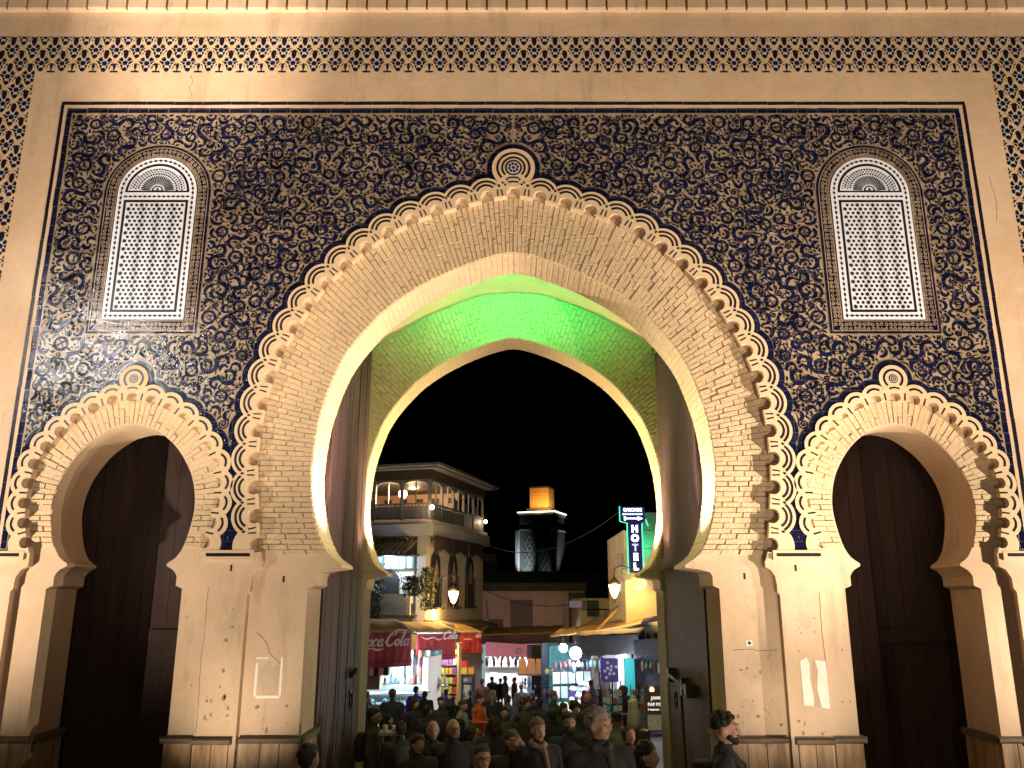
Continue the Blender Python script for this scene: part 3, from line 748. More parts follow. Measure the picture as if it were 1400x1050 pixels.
# side chambers behind the small arches: dark room and a pair of plank doors
for s in (-1, 1):
    c = s*SX
    mb = MB(); x0, x1 = c-1.6, c+1.6
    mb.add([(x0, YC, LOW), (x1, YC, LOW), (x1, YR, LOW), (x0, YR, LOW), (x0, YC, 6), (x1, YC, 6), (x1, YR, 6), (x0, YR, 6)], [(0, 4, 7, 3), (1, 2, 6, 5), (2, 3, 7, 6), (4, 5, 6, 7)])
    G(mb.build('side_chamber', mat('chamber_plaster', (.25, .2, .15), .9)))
G(MB().box(-9.6, -9.4, 11.0, 15.85, LOW-3, 13.4).build('end_wall', M_PLASTER)); G(MB().box(9.4, 9.6, 11.0, 15.85, LOW-3, 13.4).build('end_wall', M_PLASTER))
G(MB().box(-9.6, 9.6, 11.1, 15.85, 13.35, 13.6).build('roof_slab', M_PLASTER))
# ---- door leaves: planks on a frame, opened back along the passage walls
def leaf(nm, label, hinge, width, height, ang, zb, matl, nplank, hw=True):
    o = empty(nm, (hinge[0], hinge[1], zb)); o.rotation_euler = (0, 0, ang)
    tag(o, label, 'door')
    w = width/nplank
    for k in range(nplank):
        j = RN.uniform(-.006, .006)
        MB().box(k*w+.003, (k+1)*w-.003, -.04+j, .04, 0, height-RN.uniform(0, .01)).build('plank', matl, o)
    for z in (.25, height*.5, height-.25): MB().box(.02, width-.02, .041, .09, z-.09, z+.09).build('rail', matl, o)
    if hw:
        st = MB()
        for i in range(9):
            for z in (.6, 1.6, 3.2, 4.2, 5.2): st.lathe([(.022, 0), (.018, .012), (.006, .02)], 6, (0, 0, 0)) if False else None
    return o
d1 = leaf('great_door', 'great plank door leaf standing open on the left of the main passage', (-2.70, 11.96), 3.0, 8.4, R(90), -1.0, M_WOOD, 15)
d2 = leaf('great_door', 'great plank door leaf standing open on the right with a long bolt', (2.70, 11.96), 3.0, 8.4, R(90), -1.0, M_WOOD, 15)
# ironwork on the leaves (local x runs along the leaf, -y... the passage side is +y for the right leaf, -y for the left)
def ring(mb, c, r, t, ax='y'):
    pts = [(c[0]+r*math.cos(a), c[1], c[2]+r*1.25*math.sin(a)) for a in np.linspace(0, 2*math.pi, 17)[:-1]]
    mb.tube(pts, t, 6, closed=True)
mb = MB(); y = -.065
ring(mb, (2.32, y, 2.02), .10, .014); mb.box(2.27, 2.37, -.06, -.03, 2.10, 2.18)
mb.build('knocker_ring', M_IRON, d1)
mb = MB()
for k in range(4): mb.tube([(2.1+.14*k+.06*math.cos(a), y-.02, 2.44+.01*k+.055*math.sin(a)) for a in np.linspace(0, 2*math.pi, 11)[:-1]], .015, 6, closed=True)
mb.build('chain', M_IRON, d1)
mb = MB(); mb.tube([(.95, .12, 2.32), (2.75, .12, 2.42)], .045, 8); mb.box(1.3, 1.42, .03, .16, 2.2, 2.46); mb.box(2.4, 2.5, .03, .16, 2.3, 2.52); mb.box(.78, .98, .05, .2, 2.22, 2.40)
mb.build('bolt', M_IRON, d2)
mb = MB(); mb.tube([(1.75, .09, 2.35), (1.55, .1, 1.0), (1.5, .1, .2)], .02, 6); ring(mb, (2.15, .1, 2.05), .10, .014); mb.build('bolt_chain', M_IRON, d2)
for s, lab in ((-1, 'left'), (1, 'right')):
    c = s*SX
    leaf('plank_door', f'dark plank door leaf in the {lab} side arch, on the side nearer the main arch', (c-s*.97, 12.25), .96, 6.3, (R(180) if s > 0 else 0)+s*R(-16)+(R(180) if False else 0) if s > 0 else R(180+16), -1.0, M_WOOD2, 5, False) if False else None
    a = MB()
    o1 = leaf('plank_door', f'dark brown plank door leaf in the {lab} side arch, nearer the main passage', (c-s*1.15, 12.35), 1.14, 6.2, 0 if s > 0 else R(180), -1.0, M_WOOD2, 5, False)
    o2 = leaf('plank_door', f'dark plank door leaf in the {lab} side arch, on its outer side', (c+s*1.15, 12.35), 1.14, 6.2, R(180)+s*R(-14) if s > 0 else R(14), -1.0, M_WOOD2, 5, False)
# ---- arabesque of the field: scrolls, half palmettes, ringed flowers, vines, symmetric about the middle
def arabesque():
    rs = np.random.RandomState(7)
    res = .0125; x0, x1, z0, z1 = 0., 6.62, 3.235, 9.66
    nx, nz = int((x1-x0)/res)+1, int((z1-z0)/res)+1
    gx = x0+(np.arange(nx)+.5)*res; gz = z0+(np.arange(nz)+.5)*res
    XX, ZZ = np.meshgrid(gx, gz, indexing='ij')
    blocked = np.zeros((nx, nz), bool)
    def inpoly(loop):
        p = np.array(clean(loop)); a = p; b = np.roll(p, -1, 0); ins = np.zeros(XX.shape, bool)
        for (ax, az), (bx, bz) in zip(a, b):
            if az == bz: continue
            c = ((az > ZZ) != (bz > ZZ)) & (XX < (bx-ax)*(ZZ-az)/(bz-az)+ax); ins ^= c
        return ins
    blocked |= inpoly([(-4, 3)]+[(-3.9, 3.2)]+main_bl+[(3.9, 3.2), (4, 3)])
    blocked |= inpoly([(3.6, 3)]+[(x+SX, z) for x, z in side_bl]+[(6.62, 3)])
    blocked |= np.hypot(XX, ZZ-8.735) < .41
    blocked |= np.hypot(XX-SX, ZZ-5.53) < .29
    w = (np.abs(XX-5.19) < .79) & (ZZ > 6.17) & (ZZ < 8.335) | ((np.hypot(XX-5.19, ZZ-8.335) < .79) & (ZZ >= 8.3))
    blocked |= w; blocked |= (XX > 6.60) | (ZZ > 9.64)
    occ = blocked.copy(); hole = blocked
    items = []       # (polyline, widths)
    def spiral(turns, r0, r1, n=26, a0=0.):
        a = np.linspace(0, turns*2*np.pi, n); r = np.linspace(r0, r1, n); return np.stack([r*np.cos(a+a0), r*np.sin(a+a0)], 1)
    def walk(th, d):
        p = np.cumsum(np.stack([np.cos(th)*d, np.sin(th)*d], 1), 0); return p-p.mean(0)
    def snake():
        """fat S with curled, budded ends"""
        n = 34; t = np.linspace(-1, 1, n); r1, r2 = rs.uniform(.075, .11, 2); a1, a2 = rs.uniform(2.9, 4.3, 2)
        s = rs.choice([-1, 1]); L1, L2 = r1*a1, r2*a2; d = (L1+L2)/n
        u = np.linspace(-L1, L2, n); k = np.where(u < 0, -1/r1, 1/r2)*np.clip(np.abs(u)/.05, .0, 1)*(1+.35*np.abs(t)**3)
        p = walk(s*np.cumsum(k)*d, d)
        w = .060*np.clip(1-np.abs(t)**5*.65, .2, 1)*(1+.12*np.sin(t*9))
        out = [(p, w)]
        for e in (0, -1): out.append((p[e]+spiral(1, .0145, .0145, 10), .029))
        for i in (7, 14, 20, 27):
            tt = p[i+1]-p[i]; nn = np.array([-tt[1], tt[0]])/np.hypot(*tt)*(s if i > 16 else -s)*-1
            q = np.linspace(0, 1, 6)[:, None]; out.append((p[i]+nn*(.020+.042*q)+tt*3.2*q*q*(1 if i > 16 else -1), np.linspace(.040, .005, 6)))
        return out
    def comma():
        t = np.linspace(0, 1, 14); a = rs.uniform(2.2, 3.4)*rs.choice([-1, 1]); L = rs.uniform(.17, .27)
        th = a*t**1.3; d = L/14; p = np.cumsum(np.stack([np.cos(th)*d, np.sin(th)*d], 1), 0); p -= p.mean(0)
        w = .050*np.sin(np.pi*np.clip(t*.93+.07, 0, 1))**.7+.004
        return [(p, w), (p[-1]+spiral(1, .009, .009, 8), .020)]
    def ringf():
        r = rs.uniform(.066, .092); o = [(spiral(1, r, r, 24), .040)]
        for k in range(2 if rs.rand() < .6 else 3):
            a = rs.uniform(0, np.pi); v = np.array([np.cos(a), np.sin(a)]); o.append((np.outer(np.linspace(-1, 1, 5), v)*r*.8+.01*np.outer(np.cos(np.linspace(-1.5, 1.5, 5)), [v[1], -v[0]]), .010))
        a = rs.uniform(0, 6.28); t = np.linspace(0, 1, 10)[:, None]
        c = np.array([np.cos(a), np.sin(a)])*r; n_ = np.array([-np.sin(a), np.cos(a)])
        o.append((c+n_*t*.14+np.array([np.cos(a), np.sin(a)])*.05*t*t, np.linspace(.045, .006, 10)))
        return o
    def curl():
        r = rs.uniform(.045, .080); s = rs.choice([-1, 1]); p = spiral(rs.uniform(1.1, 1.6), r*.16, r, 24)
        p[:, 0] *= s; tl = rs.uniform(.05, .13); d = p[-1]-p[-2]; d /= np.hypot(*d); nn = np.array([-d[1], d[0]])*s
        q = np.linspace(.15, 1, 7)[:, None]; p = np.concatenate([p, p[-1]+d*q*tl-nn*q*q*tl*.35])
        w = np.concatenate([np.linspace(.026, .018, 24), np.linspace(.018, .008, 7)])
        return [(p, w), (p[0]+spiral(1, .006, .006, 7), .015)]
    def leaflet():
        t = np.linspace(0, 1, 8); L = rs.uniform(.05, .10); th = rs.uniform(-1.6, 1.6)*t; d = L/8
        p = np.cumsum(np.stack([np.cos(th)*d, np.sin(th)*d], 1), 0); p -= p.mean(0)
        return [(p, .030*np.sin(np.pi*(t*.9+.06))+.003)]
    def dot(): 
        r = rs.uniform(.006, .011); return [(spiral(1, r, r, 8), r*2)]
    NROT = 11
    def place(gen, tries, allow, pad, nt=40):
        nonlocal items
        lib = []
        for _ in range(nt):
            g0 = gen()
            for k in range(NROT):
                a = 2*np.pi*(k+rs.rand())/NROT; R2 = np.array([[np.cos(a), -np.sin(a)], [np.sin(a), np.cos(a)]])
                g = [(p@R2.T, np.broadcast_to(w_, (len(p),))) for p, w_ in g0]; S = []
                for p, w_ in g:
                    t = np.gradient(p, axis=0); t /= np.maximum(np.hypot(t[:, 0], t[:, 1]), 1e-9)[:, None]; n = np.stack([-t[:, 1], t[:, 0]], 1)
                    nl = max(1, int(math.ceil(w_.max()/2/res)))
                    for k2 in range(-nl, nl+1): S.append(p+n*(w_[:, None]/2+pad)*(k2/nl))
                C = np.unique(np.floor(np.concatenate(S)/res+.5).astype(int), axis=0); lib.append((g, C[:, 0].copy(), C[:, 1].copy(), C.min(0), C.max(0)))
        F = np.argwhere(~occ); pick = F[rs.randint(len(F), size=tries)]; ch = rs.randint(len(lib), size=tries); lim = allow
        for (i, j), c in zip(pick.tolist(), ch.tolist()):
            if occ[i, j]: continue
            g, ci, cj, mn, mx = lib[c]
            if i+mn[0] < 1 or j+mn[1] < 0 or i+mx[0] >= nx or j+mx[1] >= nz: continue
            I = ci+i; J = cj+j
            if hole[I, J].any() or np.count_nonzero(occ[I, J]) > lim*len(I): continue
            occ[I, J] = True; o = np.array([gx[i], gz[j]]); items += [(p+o, w_) for p, w_ in g]
    place(ringf, 150, .0, .012)
    place(snake, 40000, .0, .006, 60)
    place(ringf, 220, .0, .005)
    place(snake, 12000, .06, .004, 40)
    place(comma, 20000, .03, .004, 40)
    place(curl, 20000, .05, .003, 40)
    place(comma, 9000, .10, .002)
    place(leaflet, 20000, .06, .002)
    place(curl, 5000, .24, 0)
    place(leaflet, 12000, .14, .0)
    place(dot, 1500, .10, 0, 10)
    # wandering vines over everything
    vines = []
    fr = np.argwhere(~hole)
    for _ in range(850):
        c = fr[rs.randint(len(fr))]; p = np.array([gx[c[0]], gz[c[1]]]); th = rs.uniform(0, 6.28); k = rs.uniform(4, 13)*rs.choice([-1, 1]); P = [p]
        for s in range(rs.randint(10, 26)):
            th += k*.022; p = p+np.array([np.cos(th), np.sin(th)])*.022
            i, j = int((p[0]-x0)/res), int((p[1]-z0)/res)
            if p[0] < .02 or not (0 <= i < nx and 0 <= j < nz) or hole[i, j]: break
            P.append(p)
        if len(P) > 6: vines.append((np.array(P), np.broadcast_to(.0115, (len(P),))))
    items += vines
    mb_v = []; mb_f = []
    for sg in (1, -1):
        for k, (p, w_) in enumerate(items):
            q = p*np.array([sg, 1]); y = YA-.0065-.0045*((k*7919) % 97)/97
            t = np.gradient(q, axis=0); t /= np.maximum(np.hypot(t[:, 0], t[:, 1]), 1e-9)[:, None]; n = np.stack([-t[:, 1], t[:, 0]], 1)*w_[:, None]/2
            N = len(q); b = len(mb_v); a1 = q+n; a2 = q-n
            yy = (y-.0012*np.arange(N)/N).tolist(); mb_v += [(a, h, c) for (a, c), h in zip(a1.tolist(), yy)]+[(a, h, c) for (a, c), h in zip(a2.tolist(), yy)]
            mb_f += [(b+N+i, b+N+i+1, b+i+1, b+i) for i in range(N-1)]
    # small scrolls on the window surrounds
    av0, af0 = mb_v, mb_f; mb_v = []; mb_f = []
    r2 = random.Random(3)
    for cx in (-5.19, 5.19):
        c = Curve([(cx-.655, 6.29), (cx-.655, 8.335)]+[(cx-.655*math.cos(a), 8.335+.655*math.sin(a)) for a in np.linspace(0, math.pi, 30)]+[(cx+.655, 6.29), (cx-.655, 6.29)])
        d = .03
        while d < c.L-.03:
            p = c.at(d); t = c.tan(d, .02); n = np.array([-t[1], t[0]])
            for s in (-1, 1):
                q = spiral(1.2, .007, .028, 14, r2.uniform(0, 6)); q[:, 0] *= s
                pts = p+n*s*.033+q; y = YA-.0150-.0008*s; b = len(mb_v)
                g = np.gradient(pts, axis=0); g /= np.maximum(np.hypot(g[:, 0], g[:, 1]), 1e-9)[:, None]; m_ = np.stack([-g[:, 1], g[:, 0]], 1)*.0065
                N = len(pts); mb_v += [(a, y, e) for a, e in (pts+m_).tolist()]+[(a, y, e) for a, e in (pts-m_).tolist()]; mb_f += [(b+N+i, b+N+i+1, b+i+1, b+i) for i in range(N-1)]
            d += .062
    tag(G(mesh('surround_scroll', mb_v, mb_f, M_GROUND)), kind='stuff')
    return av0, af0, (occ & ~hole).sum()/(~hole).sum()
av, af, cov = arabesque()
print('arabesque', len(af), 'coverage', cov)
tag(G(mesh('arabesque_relief', av, af, M_BLUE)), kind='stuff')
# loose curls in the two narrow feet of the field
# ================================================================== beyond the gate
FPX = 1133.; CPX = 702.
def at(u, v, Y):
    x = (u-CPX)/FPX; w = (525-v)/FPX; t = Y/(math.cos(PITCH)-w*math.sin(PITCH))
    return Vector((t*x, Y, EYE+t*(math.sin(PITCH)+w*math.cos(PITCH))))
GY = [-40, 6.0, 8, 11, 14, 21, 24, 52, 90, 400]; GZ = [0, 0, -.12, -.48, -.85, -1.3, -1.6, -3.55, -5.4, -9]
def gz(y): return float(np.interp(y, GY, GZ))
def thing(name, label, cat, loc=(0, 0, 0), rz=0., group=None):
    o = empty(name, loc); o.rotation_euler = (0, 0, rz); return tag(o, label, cat, group)
def glow(name, col, s): return mat(name, (.8*col[0], .8*col[1], .8*col[2]), .5, emit=col, estr=s)
# ---- ground: one paved sheet falling away beyond the gate
ys = [-40, -10, 0, 5] + [6+.5*k for k in range(100)] + [60, 75, 90, 150, 400]
xs = [-120, -40, -15] + [-10+k for k in range(21)] + [15, 40, 120]
gv = [(x, y, gz(y)) for y in ys for x in xs]; nx_ = len(xs)
gf = [(j*nx_+i, j*nx_+i+1, (j+1)*nx_+i+1, (j+1)*nx_+i) for j in range(len(ys)-1) for i in range(nx_-1)]
tag(mesh('street_ground', gv, gf, mat('paving', (.17, .16, .15), .45, .35, 3, .3, 12)), kind='structure')
M_CREAM = mat('cream_wall', (.58, .50, .40), .85, .22, 1.2, .25, 6)
M_GREYW = mat('grey_wall', (.40, .40, .42), .85, .2, 1.5, .2, 6)
M_DARKW = mat('dark_timber', (.06, .045, .035), .6, .4, 4, .2, 20)
M_TIMB = mat('grey_timber', (.15, .145, .14), .6, .3, 5, .2, 20)
M_TILE = mat('roof_tile', (.10, .085, .07), .6, .4, 6, .3, 20)
M_SHADE = mat('dark_opening', (.03, .03, .035), .4)
M_ORWALL = mat('terrace_plaster', (.55, .33, .18), .8, .2, 3)
M_RED = mat('red_canvas', (.36, .028, .045), .75, .25, 5, .35, 9)
M_LETTER = mat('canvas_lettering', (.75, .55, .55), .8, .1, 20)
M_TARP = mat('tan_tarp', (.42, .28, .13), .8, .3, 2.5, .4, 5)
M_GTARP = mat('grey_tarp', (.26, .23, .26), .85, .3, 2.5, .4, 6)
M_GLASS = mat('dim_glass', (.12, .14, .16), .1, spec=.8)
M_METAL = mat('grey_metal', (.35, .36, .38), .35, .2, 5, metal=.7)
M_BLUEP = mat('blue_paint', (.022, .04, .085), .5, .25, 4, .2, 10)
M_TURQ = mat('turquoise_paint', (.08, .30, .34), .6, .45, 5)
M_WHITEP = mat('white_paint', (.75, .76, .78), .7, .1, 3)
def clear_glass():
    if 'clear_glass' in MATS: return MATS['clear_glass']
    m = mat('clear_glass', (.9, .97, 1), .03); b = m.node_tree.nodes['Principled BSDF']; b.inputs['Transmission Weight'].default_value = 1; b.inputs['IOR'].default_value = 1.08; return m
A_ = R(16.6)
# ---- cafe on the corner
cafe = thing('cafe_building', 'three-storey corner cafe with lit timber terrace under a flat eave', 'building', (at(584, 820, 38).x, 38, gz(38)-.3), -A_)
c0 = cafe.location.z
def cz(v): return at(584, v, 38).z-c0
zR, zB, zS, zT, zC, zM = cz(640), cz(655), cz(692), cz(711), cz(733), cz(850)
def cp(mb, name, m, smooth=False): return mb.build(name, m, cafe, smooth)
cp(MB().box(-9, 0, 0, 7.7, 0, zC-.002), 'lower_wall', M_CREAM)
cp(MB().box(-9, .30, -.30, 7.9, zC, zT-.18), 'cornice', M_GREYW)
cp(MB().box(-9, .20, -.20, 7.8, zT-.178, zT), 'terrace_slab', M_CREAM)
mb = MB(); mb.box(-9.2, .75, -.75, 8.3, zR+.02, zR+.14); mb.box(-9.2, .55, -.55, 8.1, zR-.06, zR+.018); cp(mb, 'eave', M_TIMB)
cp(MB().box(-9, .10, -.10, 7.7, zB, zR-.062), 'frieze_beam', M_DARKW)
cp(MB().box(-9, -.5, 5.2, 5.4, zT+.002, zB-.002), 'terrace_back_wall', M_ORWALL)
mb = MB()
for k in range(7): mb.box(-6.5+k*.9, -6.1+k*.9, 5.17, 5.198, zT+1.35, zT+1.62)
cp(mb, 'painted_frieze', M_DARKW)
for k in range(6): cp(MB().box(-.07-1.38*k, .07-1.38*k, -.07, .07, zT+.002, zB-.002), 'post', M_TIMB)
for k in range(1, 6): cp(MB().box(-.06, .06, 1.5*k-.06, 1.5*k+.06, zT+.002, zB-.002), 'post', M_TIMB)
def arch_head(x0, x1, zt, drop, along):
    w = x1-x0; n = 10; pts = [(x0, zt)]+[(x0+w/2-w/2*.94*math.cos(math.pi*k/n), zt-drop+(drop-.06)*math.sin(math.pi*k/n)) for k in range(n+1)]+[(x1, zt)]
    mb = MB(); plate_mb(mb, [pts], -.03, .03, back=True)
    if along == 'y': mb.v = [(y, x, z) for x, y, z in mb.v]; mb.f = [tuple(reversed(f)) for f in mb.f]
    return mb
for k in range(5): cp(arch_head(-1.38*(k+1)+.07, -1.38*k-.07, zB-.004, .26, 'x'), 'arch_head', M_TIMB)
for k in range(5): cp(arch_head(1.5*k+.07, 1.5*(k+1)-.06, zB-.004, .26, 'y'), 'arch_head', M_TIMB)
def rail(n, x0, x1, along):
    mb = MB()
    bx = (lambda a, b, c, d, e, f: mb.box(a, b, c, d, e, f)) if along == 'x' else (lambda a, b, c, d, e, f: mb.box(c, d, a, b, e, f))
    bx(x0, x1, -.05, .05, zT+.72, zT+.80); bx(x0, x1, -.04, .04, zT+.06, zT+.13)
    for k in range(n):
        x = x0+(k+.5)*(x1-x0)/n; bx(x-.025, x+.025, -.025, .025, zT+.13, zT+.72)
    return mb
for k in range(5):
    cp(rail(7, -1.38*(k+1)+.075, -1.38*k-.075, 'x'), 'balustrade', M_TIMB); cp(rail(8, 1.5*k+.075, 1.5*(k+1)-.065, 'y'), 'balustrade', M_TIMB)
for k in range(5):
    cp(MB().box(-1.38*(k+1)+.075, -1.38*k-.075, -.02, .02, zT+.14, zT+.66), 'lower_panel', M_TIMB); cp(MB().box(-.02, .02, 1.5*k+.075, 1.5*(k+1)-.065, zT+.14, zT+.66), 'lower_panel', M_TIMB)
    cp(MB().box(-1.38*k-.71, -1.38*k-.67, -.04, .04, zT+.80, zB-.1), 'mullion', M_TIMB); cp(MB().box(-.04, .04, 1.5*k+.73, 1.5*k+.77, zT+.80, zB-.1), 'mullion', M_TIMB)
for k in (2, 3, 4): cp(MB().box(-.02, .02, 1.5*k+.1, 1.5*k+.62, zT+.8, zB-.6), 'glass_pane', M_GLASS)
# first-floor side windows with scalloped valances
for k, y in enumerate((.75, 3.0, 5.4)):
    z0, z1 = cz(830), cz(757); mb = MB(); w = .52
    pts = [(y-w, z0), (y-w, z1-.5)]+[(y-w*math.cos(a), z1-.5+.62*math.sin(a)) for a in np.linspace(.1, math.pi-.1, 9)]+[(y+w, z1-.5), (y+w, z0)]
    plate_mb(mb, [pts], .02, .10); mb.v = [(.12-q, x, z) for x, q, z in mb.v]; mb.f = [tuple(reversed(f)) for f in mb.f]
    wn = cp(mb, 'window', M_SHADE)
    mb = MB()
    plate_mb(mb, [[(y-.26, z0+1.1), (y-.26, z1-.75), (y, z1-.25), (y+.22, z1-.75), (y+.22, z0+1.1)]], 0, .02); mb.v = [(.135-q, x, z) for x, q, z in mb.v]; mb.f = [tuple(reversed(f)) for f in mb.f]
    mb.build('window_pane', mat('tan_pane', (.30, .22, .15), .5), wn)
    for s in (-1, 1): MB().box(.12, .17, y+s*(w+.03)-.03, y+s*(w+.03)+.03, z0-.15, z0+1.4).build('window_frame', M_DARKW, wn)
    MB().box(.06, .3, y-.65, y+.65, z0-.10, z0-.02).build('window_sill', M_DARKW, wn)
    mb = MB(); n = 7; yl, yr = y-1.0, y+1.15
    pts = [(yl, zC-.01), (yr, zC-.01)]
    for q in range(n*2+1):
        t = q/(n*2); pts.append((yr-(yr-yl)*t, zC-(.62 if q % 2 else .44)-.28*abs(t-.5)*2))
    plate_mb(mb, [pts], 0, .02, back=True); mb.v = [(.42-q, x, z) for x, q, z in mb.v]; mb.f = [tuple(reversed(f)) for f in mb.f]
    cp(mb, 'valance', M_DARKW)
# first-floor front: lit loggia with a little tiled canopy, painted arch, brick parapet
zl0, zl1 = cz(812), cz(757)
cp(MB().box(-2.55, -.62, -.16, -.002, zl0-.4, zl1), 'loggia_back', mat('pale_blue_wall', (.55, .62, .70), .7, .15, 4))
mb = MB(); plate_mb(mb, [arc(-1.75, zl0+.55, .47, 0, math.pi, 14)+[(-2.22, zl0-.3), (-1.28, zl0-.3)]], -.20, -.158); cp(mb, 'loggia_arch', M_SHADE)
mb = MB()
for q in range(13):
    a = math.pi*q/12; mb.box(-1.75+.56*math.cos(a)-.03, -1.75+.56*math.cos(a)+.03, -.19, -.158, zl0+.55+.56*math.sin(a)-.03, zl0+.55+.56*math.sin(a)+.03)
cp(mb, 'arch_studs', M_SHADE)
for q in range(6): cp(MB().box(-2.5+q*.36, -2.42+q*.36, -.2, -.158, zl1-.62, zl1-.1), 'screen_slat', M_TURQ)
cp(MB().box(-2.55, -.62, -.3, -.158, zl1-.72, zl1-.64), 'screen_rail', M_SHADE)
mb = MB()
for q in range(8):
    x = -2.55+q*.27; p0, p1 = Vector((x, -1.25, zl1-.02)), Vector((x+.1, -.1, zl1+.62)); mb.tube([p0, p1], .085, 7)
cp(mb, 'canopy_tiles', M_TILE)
cp(MB().box(-2.7, -.35, -1.2, -.1, zl1-.13, zl1-.06), 'canopy_board', M_DARKW)
cp(MB().box(-.45, -.005, -.22, -.003, cz(850), zC-.004), 'pier', M_GREYW)
pz0, pz1 = cz(840), cz(812)
M_WBR = mat('white_brick', (.40, .36, .32), .8, .2, 8)
par = cp(MB().box(-2.5, -.3, -1.20, -1.06, pz0, pz1-.01), 'parapet', M_CREAM)
nb = 0
for r in range(9):
    for q in range(8):
        x = -2.5+(q+.5*(r % 2))*.275; h = (pz1-pz0)/9
        if x+.265 > -.29: continue
        MB().box(x, x+.265, -1.235+RN.uniform(0, .008), -1.19, pz0+r*h+.008, pz0+(r+1)*h-.008).build('brick', M_WBR, par)
# striped lean-to roof under the parapet
mb = MB()
for q in range(26):
    x = -3.0+q*.125; mb.tube([(x, -2.5, cz(856)), (x-.15, -1.1, cz(841))], .050, 6)
cp(mb, 'ribbed_roof', M_TILE)
mb = MB()
for q in range(46): mb.tube([(1.0, -.4+q*.17, cz(857)-.01*q*.3), (.05, -.4+q*.17, cz(849)-.01*q*.3)], .06, 6)
cp(mb, 'ribbed_roof', M_TILE)
# lamps of the cafe: their bulbs and light
M_BULBW = glow('warm_bulb', (1, .80, .50), 40); M_BULBC = glow('cool_bulb', (.75, .92, 1), 60)
def globe(name, label, p, r, m, power, col, group=None):
    mb = MB(); mb.lathe([(.001, -r)]+[(r*math.cos(a), r*math.sin(a)) for a in np.linspace(-1.3, 1.3, 9)]+[(.001, r)], 12)
    o = mb.build(name, m, None, True); o.location = p; tag(o, label, 'lamp', group)
    cap = MB().lathe([(.03, r*.9), (.05, r*1.15), (.02, r*1.5), (.02, r*2.6)], 8).build('lamp_cap', M_IRON, o)
    if power: bulb('lamp_glow', (p[0], p[1]-r*2.2, p[2]-.05), power, col, r)
    return o
def cw(x, y, z): return cafe.matrix_basis @ Vector((x, y, z))
bpy.context.view_layer.update()
globe('terrace_lamp', 'dazzling round lamp hanging inside the cafe terrace', cw(-1.75, .9, zT+1.35), .20, M_BULBW, 420, (1, .78, .5))
globe('wall_lamp', 'small glowing lamp at the corner post of the cafe terrace', cw(.22, -.22, zT+.55), .10, M_BULBW, 22, (1, .72, .4))
globe('wall_lamp', 'small glowing lamp at the far end of the cafe balustrade', cw(.26, 7.3, zT+.55), .09, M_BULBW, 14, (1, .72, .4))
globe('loggia_lamp', 'cold white lamp under the small tiled canopy of the cafe loggia', cw(-1.62, -.62, zl1-.32), .15, M_BULBC, 110, (.7, .88, 1))
bulb('terrace_glow', cw(-2.2, 3.2, zT+1.9), 330, (1, .66, .36), .3)
# climbing plants on both sides of the parapet
def plant(name, label, u0, v0, u1, v1, Y, n, seed, droop=0):
    r = random.Random(seed); a, b = at(u0, v0, Y), at(u1, v1, Y); root = thing(name, label, 'plant', ((a.x+b.x)/2, Y, min(a.z, b.z)))
    mb = MB(); st = MB(); bx = abs(a.x-b.x); bz = abs(a.z-b.z)
    for k in range(9):
        x = r.uniform(-.4, .4)*bx; st.tube([(x, 0, 0), (x+r.uniform(-.1, .1), r.uniform(-.1, .1), bz*.5), (x+r.uniform(-.2, .2), r.uniform(-.1, .1), bz*r.uniform(.7, 1))], .012, 5)
    for k in range(n):
        c = Vector((r.gauss(0, .27)*bx, r.gauss(0, .13), r.uniform(0, 1)**.85*bz)); c.x *= 1-.3*abs(c.z/bz-.5)
        M = Matrix.Rotation(r.uniform(0, 6.3), 3, 'Z') @ Matrix.Rotation(r.uniform(-1.2, 1.2), 3, 'X'); s = r.uniform(.05, .11)
        mb.add([c+M @ Vector(q)*s for q in ((0, -1, 0), (.45, 0, .12), (0, 1.1, 0), (-.45, 0, .12))], [(0, 1, 2, 3)])
    st.build('stem', M_DARKW, root); mb.build('foliage', mat('leaf', (.018, .028, .012), .6, .5, 6), root)
plant('climbing_plant', 'dark climbing plant hanging at the left of the white brick parapet', 502, 845, 526, 770, 36.4, 900, 1)
plant('climbing_plant', 'leafy climber between the brick parapet and the lantern-lit wall', 572, 835, 594, 776, 36.3, 700, 2)
plant('potted_plant', 'bushy potted plant behind the white brick parapet', 548, 815, 578, 788, 37.0, 700, 3)
# ---- street lanterns on brackets
def lantern(label, p, wallx, power):
    o = thing('street_lantern', label, 'street lamp', p, 0, 'street lanterns')
    MB().lathe([(.02, -.40), (.09, -.33), (.17, -.12), (.21, .06), (.20, .10)], 14).build('glass', glow('sodium_glass', (1, .62, .20), 22), o, True)
    MB().lathe([(.24, .10), (.25, .14), (.14, .26), (.05, .34), (.02, .45)], 14).build('cap', M_IRON, o, True)
    mb = MB(); mb.tube([(0, 0, .42), (.02, .02, .7), (wallx*.3, .1, .82), (wallx*.8, .25, .7), (wallx, .35, .35)], .022, 6)
    mb.tube([(wallx*.45+.12*math.cos(a), .15, .6+.12*math.sin(a)) for a in np.linspace(0, 5, 10)], .015, 5); mb.build('bracket', M_IRON, o)
    MB().tube([(0, 0, -.40), (0, 0, -.58)], .018, 6).build('finial', M_IRON, o)
    bulb('lantern_glow', (p[0], p[1]-.45, p[2]-.05), power, (1, .58, .16), .15)
lantern('glowing teardrop lantern on a scrolled bracket on the cafe wall', at(620, 812, 36.4), -.75, 700)
lantern('glowing teardrop lantern beside the hotel sign', at(840, 803, 32.5), .95, 450)
bulb('lantern_glow', at(603, 838, 38.7), 130, (1, .60, .18), .1); bulb('lantern_glow', at(866, 806, 33.2), 70, (1, .55, .14), .1)  # extra unseen bulbs, added to wash the walls beside the lanterns
